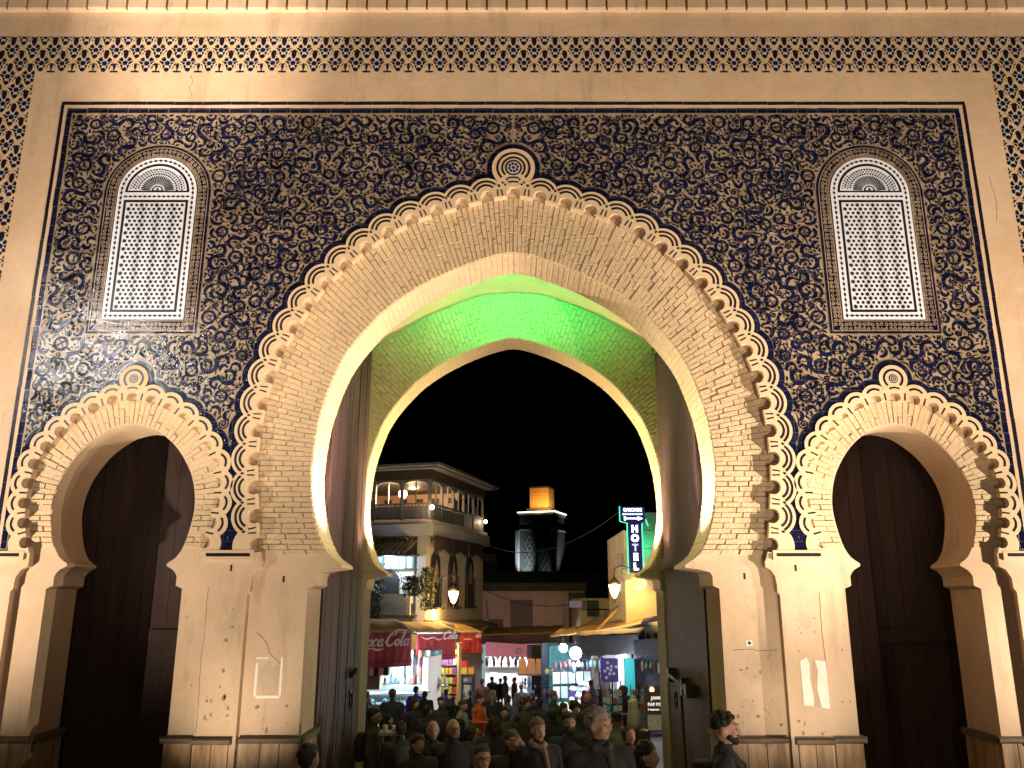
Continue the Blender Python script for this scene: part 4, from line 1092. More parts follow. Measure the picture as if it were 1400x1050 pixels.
# ---- red awnings with script lettering
def script(mb, strokes, sx, sz, x0, z0, y, w):
    for pts, wd in strokes:
        c = crom(pts, 5); n = len(c); ww = np.interp(np.linspace(0, 1, n), np.linspace(0, 1, len(wd)), wd)*w
        ribbon_mb(mb, [(x0+(p[0]+.28*p[1])*sx, z0+p[1]*sz) for p in c], ww, y)
def letter_C(x): return [([(x+.95, 1.15), (x+.85, 1.55), (x+.5, 1.5), (x+.12, .95), (x+.08, .35), (x+.35, 0), (x+.75, .15), (x+1.0, .45)], (.5, 1.2, 1, 1.6, 1.9, 1.5, 1, .4)), ([(x+.55, 1.05), (x+.7, 1.3), (x+.95, 1.15)], (.4, .7, .5))]
def letter_o(x): return [([(x+.42, .75), (x+.12, .6), (x+.06, .25), (x+.25, 0), (x+.48, .2), (x+.5, .55), (x+.36, .78)], (.8, 1.4, 1.7, 1, 1.4, 1.4, .7))]
def letter_c(x): return [([(x+.48, .62), (x+.36, .78), (x+.1, .55), (x+.08, .2), (x+.28, 0), (x+.55, .2)], (.9, 1, 1.6, 1.7, 1, .4))]
def letter_a(x): return letter_o(x)+[([(x+.56, .78), (x+.50, .3), (x+.58, .02), (x+.8, .2)], (1.2, 1.4, 1.2, .4))]
def letter_l(x): return [([(x+.06, .3), (x+.3, 1.0), (x+.36, 1.55), (x+.24, 1.5), (x+.14, .7), (x+.16, .1), (x+.3, .0), (x+.45, .2)], (.4, .8, .9, 1, 1.6, 1.5, 1, .4))]
COLA = letter_C(0)+letter_o(1.0)+letter_c(1.62)+letter_a(2.22)+[([(3.05, .45), (3.25, .5)], (1, 1))]+letter_C(3.25)+letter_o(4.28)+letter_l(4.92)+letter_a(5.36)
SWASH = [([(.35, -.05), (.9, -.32), (1.7, -.22), (2.5, -.42), (3.2, -.2)], (.3, 1.3, .9, 1.5, .3)), ([(3.6, 1.5), (4.3, 1.75), (5.2, 1.7), (5.6, 1.9)], (.3, 1.3, 1, .3))]
def awning(label, ul, Yl, ur, Yr, vt, vb, let, seed, slope=True):
    a, b = at(ul, vt, Yl), at(ur, vt, Yr); h = a.z-at(ul, vb, Yl).z; L = (Vector((b.x, b.y, 0))-Vector((a.x, a.y, 0))).length
    o = thing('shop_awning', label, 'awning', (a.x, a.y, a.z), math.atan2(b.y-a.y, b.x-a.x), 'red shop awnings')
    r = random.Random(seed); n, m = 26, 14; v = []; ph = r.uniform(0, 6)
    for j in range(m+1):
        for i in range(n+1):
            x, z = L*i/n, -h*j/m; t = j/m
            y = .03*math.sin(x*5+ph+t*3)*t+.05*t*t*math.sin(ph+x*2)+.012*math.sin(x*17+t*9*(x-L/2)+ph)
            v.append((x, y, z+(b.z-a.z)*i/n-.04*math.sin(math.pi*i/n)*t))
    f = [(j*(n+1)+i, (j+1)*(n+1)+i, (j+1)*(n+1)+i+1, j*(n+1)+i+1) for j in range(m) for i in range(n)]
    c = mesh('canvas', v, f, M_RED, o, True); md = c.modifiers.new('thickness', 'SOLIDIFY'); md.thickness = .012
    k = 1-.16
    mb = MB(); hm = [(x/20*L, -h*k+.012*math.sin(x*1.7)+(b.z-a.z)*x/20) for x in range(21)]; ribbon_mb(mb, hm, .035, -.10); mb.build('hem_line', mat('dark_red', (.16, .012, .02), .8), o)
    MB().box(0, L, -.03, .03, -.03, .03).build('rod', M_METAL, o)
    mb = MB(); s = L/7.3
    if let == 1: script(mb, COLA+SWASH, s, s*.95, .10*L, -h*.42, -.075, .042*L/2.0)
    elif let == 2: script(mb, [(p, w_) for p, w_ in COLA if p[0][0] > 3.1]+[([(-1.2, .5), (0, .1), (1.2, .35), (2.4, -.1), (3.2, .1)], (.3, 1.3, .9, 1.4, .3))], s*.95, s*.8, .22*L, -h*.24, -.085, .04*L/2.0)
    else:
        script(mb, SWASH[:1]+[(p, w_) for p, w_ in COLA if p[0][0] > 4.2], s*1.0, s*.9, .05*L, -h*.24, -.085, .04*L/2.0)
    mb.build('lettering', M_LETTER, o)
    # canvas roof running back to the wall
    mb = MB(); n = 12
    for i in range(n+1):
        x = L*1.12*i/n-.06*L; zz = (b.z-a.z)*i/n
        mb.v += [(x, -.05, .06+zz), (x, .7, .24+zz+.04*math.sin(i*1.3)), (x, 1.5, .40+zz)]
    for i in range(n):
        for j in range(2): mb.f.append((i*3+j, i*3+3+j, i*3+4+j, i*3+1+j)); mb.m.append(0)
    q = mb.build('awning_roof', M_TARP, o, True); q.modifiers.new('thickness', 'SOLIDIFY').thickness = .03
    for x in (.02, L-.02): MB().tube([(x, .02, -.03), (x, 1.35, .1)], .02, 6).build('arm', M_IRON, o)
    return o
awning('nearest red awning curtain with large white script lettering', 480, 27.4, 563, 28.6, 865, 912, 1, 1)
awning('middle red awning curtain, creased, its script lettering cut off at the top', 570, 32.6, 623, 33.6, 866, 902, 2, 2)
awning('farthest and brightest red awning curtain above the drinks fridges', 629, 37.6, 659, 38.6, 866, 893, 3, 3)
# ---- shop fronts under the awnings
def coldbulb(p, w, c=(.86, .95, 1), r=.12): bulb('shop_light', p, w, c, r)
sp = at(540, 950, 30.5)
case = thing('display_case', 'glass food display case brightly lit in cold white under the nearest red awning', 'display case', (sp.x, 30.5, gz(30.5)), -A_*.6)
MB().box(-1.45, 1.15, -.35, .5, 0, .86).build('counter', M_WHITEP, case)
MB().box(-1.45, 1.15, -.36, -.355, .88, 1.50).build('glass_front', clear_glass(), case)
mb = MB(); [mb.box(-1.45+2.6*k/3-.015, -1.45+2.6*k/3+.015, -.35, -.32, .86, 1.55) for k in range(4)]; mb.box(-1.45, 1.15, -.35, .5, 1.52, 1.56); mb.build('case_frame', M_METAL, case)
r = random.Random(8)
GOODS = [mat('goods_%d' % i, c, .5) for i, c in enumerate([(.75, .75, .7), (.15, .5, .55), (.6, .5, .3), (.7, .65, .5), (.2, .3, .35), (.55, .7, .75), (.5, .15, .1)])]
for k in range(46):
    x, y, lv = r.uniform(-1.4, 1.1), r.uniform(-.28, .4), r.choice((.86, .86, 1.18)); s = r.uniform(.05, .11)
    MB().lathe([(s, 0), (s*1.1, s*.6), (s*.7, s*1.3), (s*.2, s*1.7)], 7, (x, y, lv)).build('food_dish', GOODS[r.randrange(7)], case, True)
MB().box(-1.4, 1.1, -.25, .45, 1.15, 1.175).build('shelf', M_WHITEP, case)
for x in (-.9, .2): coldbulb((sp.x+x, 30.15, gz(30.5)+1.75), 190)
MB().box(-1.4, 1.1, -.05, .05, 1.50, 1.535).build('tube_lamp', glow('cool_tube', (.85, .95, 1), 14), case)
sh = thing('snack_shop', 'narrow shop interior behind the food display case', 'shop', (sp.x, 31.6, gz(31.6)), -A_*.6)
MB().box(-3.0, 1.2, 1.2, 1.35, 0, 2.9).build('back_wall', mat('shop_wall', (.35, .45, .5), .7, .2, 3), sh)
MB().box(1.02, 1.22, -.6, 1.19, 0, 2.75).build('white_pier', M_WHITEP, sh)
for k in range(9): MB().box(-1.6+k*.33, -1.48+k*.33, 1.0, 1.19, 1.9, 2.9).build('hanging_pan', GOODS[k % 7], sh)
for k in range(16): MB().lathe([(.05, 0), (.06, .2), (.02, .26), (.02, .32)], 7, (-1.5+k*.2, .75, 1.72)).build('bottle', GOODS[(k*3) % 7], sh, True)
MB().box(-1.7, 1.6, .6, .95, 1.66, 1.715).build('shelf', M_METAL, sh)
coldbulb((sp.x-.2, 32.0, gz(31)+2.6), 200)
sa = thing('striped_awning', 'small black and white striped awning above a wicker box', 'awning', at(506, 917, 28.8))
for k in range(7): MB().box(-.5+k*.16, -.34+k*.16-.004, -.12, .25, -.14, .14).build('stripe', M_WHITEP if k % 2 else M_SHADE, sa)
wb = MB().box(-.42, .3, -.2, .3, -.25, .25).build('wicker_box', mat('wicker', (.22, .16, .10), .8, .4, 30)); wb.location = at(508, 931, 28.9); tag(wb, 'brown wicker box hanging below the small striped awning', 'box')
# small red sign panel and white pillar between the shops
o = MB().box(-.24, .24, -.02, .02, -.24, .24).build('sign_panel', M_RED); o.location = at(567, 910, 33.2); tag(o, 'small plain red panel between the two nearer awnings', 'sign')
# snack shelves
p = at(610, 935, 35.5)
ks = thing('snack_rack', 'tall rack of yellow and red snack packets in the snack kiosk', 'rack', (p.x, 35.5, gz(35.5)), -A_*.5)
r = random.Random(21)
PK = [mat('packet_%d' % i, c, .4) for i, c in enumerate([(.75, .55, .05), (.6, .06, .05), (.8, .62, .25), (.65, .7, .2), (.7, .35, .1), (.25, .1, .4), (.85, .8, .7)])]
for s in range(8):
    z = .3+s*.36; MB().box(-.55, .45, -.12, .3, z-.03, z).build('shelf', mat('shelf_board', (.5, .4, .22), .6), ks)
    for q in range(6):
        x = -.5+q*.16; w = r.uniform(.06, .075); c = PK[(s*2+r.randrange(3)) % 7]
        MB().box(x, x+2*w, -.16+r.uniform(0, .03), .0, z+.004, z+r.uniform(.2, .28)).build('packet', c, ks)
for x in (-.6, .5): MB().box(x-.04, x+.04, -.14, .35, 0, 3.3).build('upright', mat('pine', (.6, .42, .2), .6), ks)
MB().box(-.6, .5, .32, .36, 0, 3.3).build('back_board', M_WHITEP, ks)
coldbulb((p.x-.1, 34.9, gz(35)+2.9), 60, (1, .93, .75))
def fridge(label, u, Y, w, dark):
    p = at(u, 930, Y); o = thing('drinks_fridge', label, 'fridge', (p.x, Y, gz(Y)), -A_*.4, 'drinks fridges')
    MB().box(-w, w, -.3, .35, 0, 2.05).build('cabinet', M_BLUEP, o)
    MB().box(-w+.08, w-.06, -.312, -.302, .25, 1.65).build('glass_door', mat('lit_glass', (.35, .42, .5), .15, emit=(.6, .75, .9), estr=.22), o)
    for k in range(4): MB().box(-w+.09, w-.07, -.33, -.314, .45+k*.33, .475+k*.33).build('shelf', M_WHITEP, o)
    for k in range(4):
        for q in range(5): MB().lathe([(.035, 0), (.035, .16), (.015, .22)], 6, (-w+.15+q*(2*w-.25)/4, -.325, .477+k*.33-.33*(0))).build('bottle', GOODS[(k+q*2) % 7], o)
    MB().box(-w+.04, w-.04, -.318, -.302, 1.74, 1.98).build('header', mat('fridge_header', (.12, .2, .42), .4), o)
    mb = MB(); plate_mb(mb, [[(.15*math.cos(a)*w*3, 1.86+.07*math.sin(a)) for a in np.linspace(0, 6.283, 15)[:-1]]], -.33, -.318); mb.build('header_mark', M_PALE, o)
    MB().box(w-.045, w-.02, -.36, -.31, .8, 1.3).build('handle', M_METAL, o)
fridge('narrow drinks fridge next to the snack rack', 622, 36.6, .30, 0); fridge('blue drinks fridge with an oval mark on its header', 636, 37.2, .38, 0)
r = random.Random(5); p = at(630, 903, 37.4)
for k in range(9):
    o = MB().box(-.12, .12, -.12, .12, 0, .26).build('cardboard_box', PK[k % 7]); o.location = (p.x-.75+(k % 5)*.3, 37.4, gz(37.2)+2.06+.27*(k//5)); tag(o, '%s printed carton, number %s from the left in the %s row on the fridges' % (('yellow', 'red', 'cream', 'lime', 'orange', 'violet', 'white')[k % 7], ('one', 'two', 'three', 'four', 'five')[k % 5], ('lower', 'upper')[k//5]), 'carton', 'cartons on the fridges')
# ---- white shop at the end of the street
p = at(695, 920, 48)
ws = thing('white_shop', 'dazzling white-lit shop at the bend of the street', 'shop', (p.x, 48, gz(48)-.1), -.05)
for n_, b in (('back_wall', (-2.2, 2.2, 1.6, 1.75, 0, 3.6)), ('side_wall', (-2.35, -2.2, 0, 1.6, 0, 3.6)), ('side_wall', (2.2, 2.35, 0, 1.6, 0, 3.6)), ('shop_ceiling', (-2.2, 2.2, 0, 1.6, 3.45, 3.6)), ('shop_floor', (-2.2, 2.2, -.5, 1.6, 0, .1))):
    MB().box(*b).build(n_, M_WHITEP, ws)
for k in range(3): MB().box(-1.6+k*1.2, -1.0+k*1.2, 1.2, 1.3, 3.36, 3.44).build('tube_lamp', glow('shop_tube', (1, 1, 1), 30), ws)
for x in (-1.2, 0, 1.2): coldbulb((p.x+x, 48.6, gz(48)+2.9), 170, (.95, .98, 1))
for k in range(5): MB().box(-1.9+k*.8, -1.5+k*.8, 1.5, 1.58, 1.2+.3*(k % 2), 1.7+.3*(k % 2)).build('wall_poster', GOODS[(k*2+1) % 7], ws)
for k in range(6): MB().lathe([(.06, 0), (.07, .2), (.02, .3)], 7, (-1.5+k*.55, 1.4, 2.35)).build('shelf_jar', GOODS[k % 7], ws)
MB().box(-1.8, 1.6, 1.25, 1.58, 2.28, 2.34).build('shelf', M_METAL, ws)
mb = MB(); fr = MB(); pts = [(-2.4, 3.85), (2.3, 3.85), (2.3, 3.0)]
plate_mb(mb, [[(-1.2, 3.0), (-1.2, 3.75), (2.1, 3.55), (2.1, 2.95)]], -.75, -.68, back=True); mb.build('fascia', mat('pink_fascia', (.62, .12, .18), .6, emit=(1, .35, .42), estr=.25), ws)
for k in range(13):
    x = -1.2+k*.27; plate_mb(fr, [[(x, 2.99), (x+.25, 2.985), (x+.125, 2.74)]], -.74, -.70, back=True)
fr.build('scalloped_fringe', M_WHITEP, ws)
mb = MB(); plate_mb(mb, [arc(1.75, 3.25, .19, 0, 6.283, 14)[:-1]], -.765, -.75); plate_mb(mb, [[(1.0, 3.1), (1.1, 3.1), (1.25, 3.45), (1.15, 3.45)]], -.765, -.75); plate_mb(mb, [arc(.6, 3.28, .16, 0, 6.283, 12)[:-1], arc(.6, 3.28, .09, 0, 6.283, 12)[:-1]], -.765, -.75)
mb.build('fascia_marks', M_WHITEP, ws)
mb = MB(); mb.box(2.2, 3.3, -.9, -.84, 2.75, 3.35); mb.build('patterned_valance', M_WHITEP, ws)
mb = MB(); r = random.Random(6)
for k in range(30):
    x, z = r.uniform(2.25, 3.25), r.uniform(2.8, 3.3); plate_mb(mb, [[(x, z), (x+.09, z+.02), (x+.05, z+.07)]], -.91, -.9)
for k in range(11): mb.box(2.22+k*.1, 2.27+k*.1, -.9, -.84, 2.62, 2.75)
mb.build('valance_pattern', mat('grey_print', (.15, .15, .2), .7), ws)
fl = thing('poster_panel', 'tall pale blue printed panel at the left side of the white shop', 'panel', at(655, 950, 46))
MB().box(-.32, .32, -.03, .03, -.2, 2.5).build('board', mat('pale_blue_board', (.35, .6, .72), .5, emit=(.5, .8, 1), estr=.35), fl)
for k in range(5): MB().box(-.22, .2-.06*(k % 3), -.04, -.031, .3+k*.42, .45+k*.42).build('print_block', M_BLUEP, fl)
# roof sheets over the lane
def sheet(name, label, pts, m, cat='tarp', th=.04, sag=.12):
    """four world corners, sagging cloth or board"""
    a, b, c, d = [Vector(q) for q in pts]; ctr = (a+b+c+d)/4; n = 10; v = []
    for j in range(n+1):
        for i in range(n+1):
            s, t = i/n, j/n; q = (a*(1-s)+b*s)*(1-t)+(d*(1-s)+c*s)*t; q = q-ctr; q.z -= sag*math.sin(math.pi*s)*math.sin(math.pi*t)-.02*math.sin(i*2.3+j*1.7); v.append(q)
    o = mesh(name, v, [(j*(n+1)+i, j*(n+1)+i+1, (j+1)*(n+1)+i+1, (j+1)*(n+1)+i) for j in range(n) for i in range(n)], m, None, True); o.location = ctr
    o.modifiers.new('thickness', 'SOLIDIFY').thickness = th; return tag(o, label, cat)
sheet('roof_sheet', 'brown roof sheet over the lane in front of the white shop', (at(655, 868, 42), at(760, 864, 43), at(770, 855, 48), at(665, 858, 48)), M_TARP)
sheet('roof_sheet', 'orange-lit sheet sloping from the lantern over the lane', (at(752, 870, 33), at(885, 852, 31), at(885, 842, 35), at(765, 860, 37)), M_TARP)
sheet('grey_tarp', 'grey canvas awning edge of the right-hand stall', (at(783, 871, 29), at(873, 866, 28.5), at(880, 858, 31), at(790, 864, 31.5)), M_GTARP)
o = sheet('grey_tarp', 'drooping grey canvas flap hanging from the right-hand stall awning', (at(783, 869, 29), at(872, 865, 28.5), at(876, 893, 28.4), at(800, 898, 28.9)), M_GTARP, sag=0)
o = sheet('dark_tarp', 'dark blue canvas flap at the right end of the stall awning', (at(868, 875, 28), at(912, 872, 26), at(912, 893, 26), at(868, 900, 28)), mat('navy_tarp', (.05, .05, .08), .8, .3, 4, .3, 8), sag=0)
sheet('purple_awning', 'purple awning edge by the right jamb of the arch', (at(876, 851, 24), at(915, 843, 22.5), at(915, 838, 24), at(880, 846, 26)), mat('purple_canvas', (.22, .12, .38), .7), 'awning', sag=.02)
# ---- shuttered shop, cart, right-hand stall
p = at(757, 925, 44)
ss = thing('shuttered_shop', 'dark blue ribbed shutter shop beside the white shop', 'shop', (p.x, 44, gz(44)), .1)
for k in range(16): MB().box(-.95+k*.13, -.95+k*.13+.115, -.03+.02*(k % 2), .05, 0, 3.2).build('shutter_rib', M_BLUEP, ss)
MB().box(-1.1, 1.3, .06, 2, 0, 3.3).build('shop_wall', M_BLUEP, ss)
p = at(733, 940, 38)
ct = thing('market_cart', 'street cart of trinkets under a quilted orange-tan canopy', 'cart', (p.x, 38, gz(38)))
MB().box(-.62, .66, -.3, .4, .75, .92).build('tray', M_DARKW, ct); MB().box(-.55, .6, -.25, .35, .2, .75).build('cart_body', M_DARKW, ct)
for x in (-.6, .62):
    for y in (-.28, .36): MB().tube([(x, y, 0), (x, y, 2.12)], .02, 6).build('post', M_METAL, ct)
for k in range(4):
    x0, x1 = -.78+k*.385, -.78+(k+1)*.385-.012; mb = MB()
    mb.add([(x0, -.5, 2.10), (x1, -.5, 2.10), (x1-.03, -.42, 2.62), (x0+.03, -.42, 2.62), (x0+.03, .5, 2.66), (x1-.03, .5, 2.66), (x1, .6, 2.10), (x0, .6, 2.10)], [(0, 1, 2, 3), (3, 2, 5, 4), (4, 5, 6, 7), (0, 3, 4, 7), (1, 6, 5, 2)])
    mb.build('canopy_cushion', mat('lit_quilted_cloth', (.62, .38, .24), .8, .2, 6, .4, 10, emit=(1, .5, .3), estr=.10), ct)  # orange lamplight on the canopy put in as a faint glow of the cloth
MB().box(-.8, .78, -.52, .62, 2.03, 2.095).build('canopy_valance', M_GTARP, ct)
r = random.Random(9)
TK = [mat('trinket_%d' % i, c, .3) for i, c in enumerate([(.05, .08, .5), (.03, .03, .04), (.25, .2, .15), (.1, .1, .2), (.4, .4, .45), (.08, .12, .6)])]
for k in range(42):
    s = r.uniform(.035, .07); x, z = r.uniform(-.6, .6), r.uniform(1.0, 1.95)
    MB().lathe([(.01, s), (s*.8, s*.5), (s, -.2*s), (s*.5, -s*1.2)], 7, (x, r.uniform(-.3, .2), z)).build('hanging_trinket', TK[r.randrange(6)], ct, True)
bulb('cart_lamp', (p.x-.2, 37.3, gz(38)+1.6), 8, (.5, .6, 1), .08)
# right-hand stall
p = at(825, 900, 31)
st = thing('souvenir_stall', 'souvenir stall with turquoise walls, posters and cold white lamps', 'stall', (p.x, 31.5, gz(31.5)), .25)
MB().box(-1.5, .9, 2.6, 2.75, 0, 3.1).build('back_wall', M_BLUEP, st); MB().box(-1.25, -.35, 2.5, 2.595, .9, 3.0).build('turquoise_panel', M_TURQ, st); MB().box(.9, 1.05, -.2, 2.6, 0, 3.4).build('side_wall', M_WHITEP, st)
MB().box(1.06, 2.6, .3, .45, 0, 3.2).build('plank_wall', mat('grey_planks', (.25, .27, .36), .7, .3, 4, .3, 8), st)
for k in range(11): MB().box(1.35+k*.11, 1.35+k*.11+.095, .22, .295, 0, 2.6).build('plank', mat('grey_planks', (.25, .27, .36), .7), st)
MB().box(.62, 1.0, -.6, -.55, .3, 2.7).build('turquoise_door', mat('turq_lit', (.05, .5, .5), .5), st)
MB().box(.35, .6, -.62, -.55, .2, 3.0).build('white_jamb', M_WHITEP, st)
MB().box(-.45, -.25, -.3, -.1, 0, 3.1).build('dark_post', M_DARKW, st)
mb = MB(); mb.add([(-.2, -.35, .9), (.12, -.35, .9), (.16, -.3, 2.6), (-.1, -.3, 2.75), (-.2, -.15, .9), (.12, -.15, .9), (.16, -.15, 2.6), (-.1, -.15, 2.75)], [(0, 1, 2, 3), (4, 7, 6, 5), (0, 4, 5, 1), (1, 5, 6, 2), (2, 6, 7, 3), (3, 7, 4, 0)]); mb.build('hanging_cloth', mat('dark_cloth', (.05, .03, .035), .9), st)
r = random.Random(12)
for k in range(10):
    x, z = -1.55+(k % 5)*.3, 1.25+.5*(k//5); MB().box(x, x+.25, 1.0, 1.03, z, z+.4).build('poster', [M_WHITEP, GOODS[5], GOODS[0], mat('violet_print', (.12, .06, .3), .5)][r.choice((0, 0, 1, 2, 3))], st)
for k in range(12): MB().lathe([(.05, 0), (.08, .08), (.06, .18), (.02, .24)], 8, (-1.6+.2*(k % 8), .5+.2*(k//8), .92)).build('souvenir', GOODS[k % 7], st, True)
MB().box(-1.8, -.1, .3, 1.0, 0, .9).build('counter', M_WHITEP, st)
po = MB().box(-.3, .3, -.015, .015, -.38, .38).build('violet_poster', mat('violet_print', (.12, .06, .3), .5)); po.location = at(833, 916, 29.5); tag(po, 'violet poster with white blossoms hanging in the souvenir stall', 'poster')
mb = MB()
for k in range(9):
    a = k*2.4; q = .05+.025*k; plate_mb(mb, [arc(q*math.cos(a), q*1.2*math.sin(a), .055, 0, 6.283, 7)[:-1]], -.022, -.016)
mb.build('blossom_print', M_WHITEP, po)
globe('stall_lamp', 'dazzling round white lamp hanging in the souvenir stall', at(787, 893, 30.5), .21, M_BULBC, 190, (.85, .95, 1))
globe('stall_lamp', 'smaller white lamp on the post left of the souvenir stall', at(770, 886, 32), .15, M_BULBC, 70, (.85, .95, 1))
coldbulb(at(796, 915, 29.6), 160); coldbulb(at(845, 900, 29.8), 60, (.9, .95, 1)); coldbulb(at(880, 905, 28), 35, (.7, .9, 1))
# goods hanging in rows under the stall awning and along the lane
r = random.Random(31)
HG = [mat('hung_%d' % i, c, .8) for i, c in enumerate([(.10, .03, .04), (.03, .03, .05), (.30, .22, .12), (.06, .10, .16), (.35, .33, .30), (.14, .05, .12), (.05, .09, .06)])]
for row, (y0, z0, n_, x0, x1) in enumerate(((-.5, 2.65, 13, -1.7, .2), (.6, 2.5, 12, -1.6, .8), (1.9, 2.2, 11, -1.5, .7), (2.3, 1.5, 11, -1.5, .7), (-.2, 2.55, 9, .9, 2.3))):
    for k in range(n_):
        x = x0+(x1-x0)*k/(n_-1)+r.uniform(-.03, .03); w = r.uniform(.05, .09); h = r.uniform(.16, .42)
        MB().lathe([(w*.25, 0), (w*.5, -.04), (w, -.1), (w*1.1, -h*.6), (w*.8, -h), (w*.3, -h-.01)], 8, (x, y0+r.uniform(-.06, .06), z0+r.uniform(-.05, .05))).build('hanging_bag', HG[r.randrange(7)], st, True)
    MB().tube([(x0-.1, y0, z0+.02), (x1+.1, y0, z0+.02)], .012, 5).build('hanging_rail', M_IRON, st)
for k in range(14):
    x = -1.5+.2*k; w = r.uniform(.05, .08); MB().lathe([(w*.3, 0), (w, -.1), (w*1.1, -.28), (w*.5, -.36)], 8, (x, .3, 2.75+r.uniform(-.05, .05))).build('hanging_bag', HG[r.randrange(7)], sh, True)
for k in range(10):
    x = -2.0+.4*k; w = r.uniform(.07, .11); MB().lathe([(w*.3, 0), (w, -.15), (w*1.1, -.4), (w*.5, -.55)], 8, (x, .2, 2.95)).build('hanging_bag', HG[r.randrange(7)], ws, True)
# heap of white goods blown out by the lamp
hp = thing('goods_heap', 'heap of pale wrapped goods under the dazzling stall lamp', 'goods', (at(792, 950, 30.3).x, 30.3, gz(30.3)))
for k in range(26):
    s = .09+.05*r.random(); MB().lathe([(s*.8, 0), (s, s*.6), (s*.6, s*1.2), (.01, s*1.4)], 7, (r.uniform(-.42, .38), r.uniform(-.2, .2), .75+r.random()*1.15)).build('bundle', [M_WHITEP, GOODS[0], GOODS[5]][k % 3], hp, True)
MB().box(-.5, .45, -.25, .25, 0, .58).build('crate', M_WHITEP, hp)
# postcard racks
def cardrack(label, u, vt, Y, seed, dim=False):
    top = at(u, vt, Y); h = top.z-gz(Y); o = thing('postcard_rack', label, 'postcard rack', (top.x, Y, gz(Y)), .2, 'postcard racks')
    r = random.Random(seed); MB().tube([(0, 0, 0), (0, 0, h)], .02, 6).build('pole', M_IRON, o)
    mb = MB(); [mb.tube([(0, 0, .05), (.28*math.cos(a), .28*math.sin(a), .0)], .015, 5) for a in (0, 2.1, 4.2)]; mb.build('foot', M_IRON, o)
    for f in range(4):
        a = math.pi/2*f+.35; M = Matrix.Rotation(a, 4, 'Z')
        mb = MB()
        for k in range(2): mb.tube([M @ Vector((-.12+.24*k, -.17, .3)), M @ Vector((-.12+.24*k, -.17, h))], .008, 5)
        mb.build('frame_bar', M_IRON, o)
        for q in range(int((h-.35)/.17)):
            for c in range(2):
                mb = MB(); mb.box(-.135+c*.14, -.01+c*.14, -.19, -.185, .33+q*.17, .33+q*.17+.13, 0, M @ Matrix.Rotation(-.12*0, 4, 'X')); 
                mb.build('postcard', GOODS[r.randrange(7)] if not dim else TK[r.randrange(6)], o)
cardrack('postcard rack in front of the souvenir stall, pale cards catching the light', 837, 931, 21.5, 1)
cardrack('darker postcard rack just left of the pale-lit one', 822, 936, 22.5, 2, True)
cardrack('postcard rack beside the restaurant board', 873, 936, 21.8, 3)
# hoodie on a stand
p = at(852, 937, 22)
hd = thing('clothes_dummy', 'striped hooded sweater displayed on a stand between postcard racks', 'clothes dummy', (p.x, 22, gz(22)))
MB().tube([(0, 0, 0), (0, 0, p.z-gz(22)-.3)], .025, 6).build('stand', M_IRON, hd)
zt = p.z-gz(22)
mb = MB(); mb.lathe([(.15, zt-.95), (.19, zt-.8), (.21, zt-.5), (.23, zt-.33), (.17, zt-.26), (.10, zt-.22)], 12); mb.tube([(.2, 0, zt-.33), (.29, -.03, zt-.6), (.26, -.08, zt-.85)], [.08, .07, .05], 8); mb.tube([(-.2, 0, zt-.33), (-.29, -.03, zt-.6), (-.26, -.08, zt-.85)], [.08, .07, .05], 8)
mb.build('sweater', mat('dark_knit', (.045, .04, .05), .9, .4, 20), hd, True)
MB().lathe([(.06, zt-.26), (.12, zt-.16), (.12, zt-.06), (.05, zt)], 10).build('hood', mat('dark_knit2', (.07, .065, .07), .9), hd, True)
for s in (-1, 1): MB().box(s*.09-.015, s*.09+.015, -.26, -.2, zt-.75, zt-.3).build('stripe', M_PALE, hd)
MB().box(-.17, .17, -.255, -.2, zt-.66, zt-.63).build('stripe', M_PALE, hd)
bgp = at(867, 973, 17); 
mb = MB(); mb.lathe([(.10, 0), (.15, .12), (.13, .3), (.09, .42), (.11, .50), (.06, .55)], 11); o = mb.build('plastic_bag', mat('white_plastic', (.65, .62, .52), .4, .2, 20, .6, 14), None, True); o.location = (bgp.x, 17, at(867, 998, 17).z); tag(o, 'crumpled white plastic bag standing on a crate by the restaurant board', 'bag')
cr = MB().box(-.25, .25, -.2, .2, 0, 1).build('crate', M_DARKW); h = at(867, 998, 17).z-gz(17); cr.location = (bgp.x, 17, gz(17)); cr.scale.z = h; tag(cr, 'dark wooden crate under the white plastic bag', 'crate')
# restaurant board
def text(s, size, name, m, parent, loc, rot=(R(90), 0, 0), bold=0., align='LEFT', depth=.004, sx=1.):
    c = bpy.data.curves.new(name, 'FONT'); c.body = s; c.size = size; c.align_x = align; c.offset = bold; c.extrude = depth
    t = bpy.data.objects.new(name, c)
    me = bpy.data.meshes.new_from_object(t); bpy.data.objects.remove(t); me.materials.clear(); me.materials.append(m)
    o = link(bpy.data.objects.new(name, me), parent); o.location = loc; o.rotation_euler = rot; o.scale = (sx, 1, 1); return o
a = at(880, 938, 19.5); b = at(880, 1000, 19.5); H_ = a.z-b.z
bd = thing('restaurant_board', 'brown restaurant board with white lettering and a lit food picture', 'sign', (a.x, 19.5, b.z), .06)
MB().box(0, 1.25, 0, .05, 0, H_).build('board', mat('board_brown', (.045, .025, .018), .6, emit=(.35, .2, .15), estr=.04), bd)
M_BT = mat('board_letter', (.85, .8, .72), .6, emit=(1, .95, .85), estr=.75)
text('JAWHA', .092, 'lettering', M_BT, bd, (.155, -.006, H_*.70), bold=.004); text('BAB BOU', .092, 'lettering', M_BT, bd, (.075, -.006, H_*.56), bold=.004); text('Restaurant - S', .055, 'lettering', M_BT, bd, (.075, -.006, H_*.46), bold=.002)
MB().box(.06, 1.2, -.012, -.002, H_*.03, H_*.36).build('food_picture', mat('food_print', (.35, .30, .14), .6, .7, 14, col2=(.06, .08, .03), emit=(.8, .7, .4), estr=.10), bd)
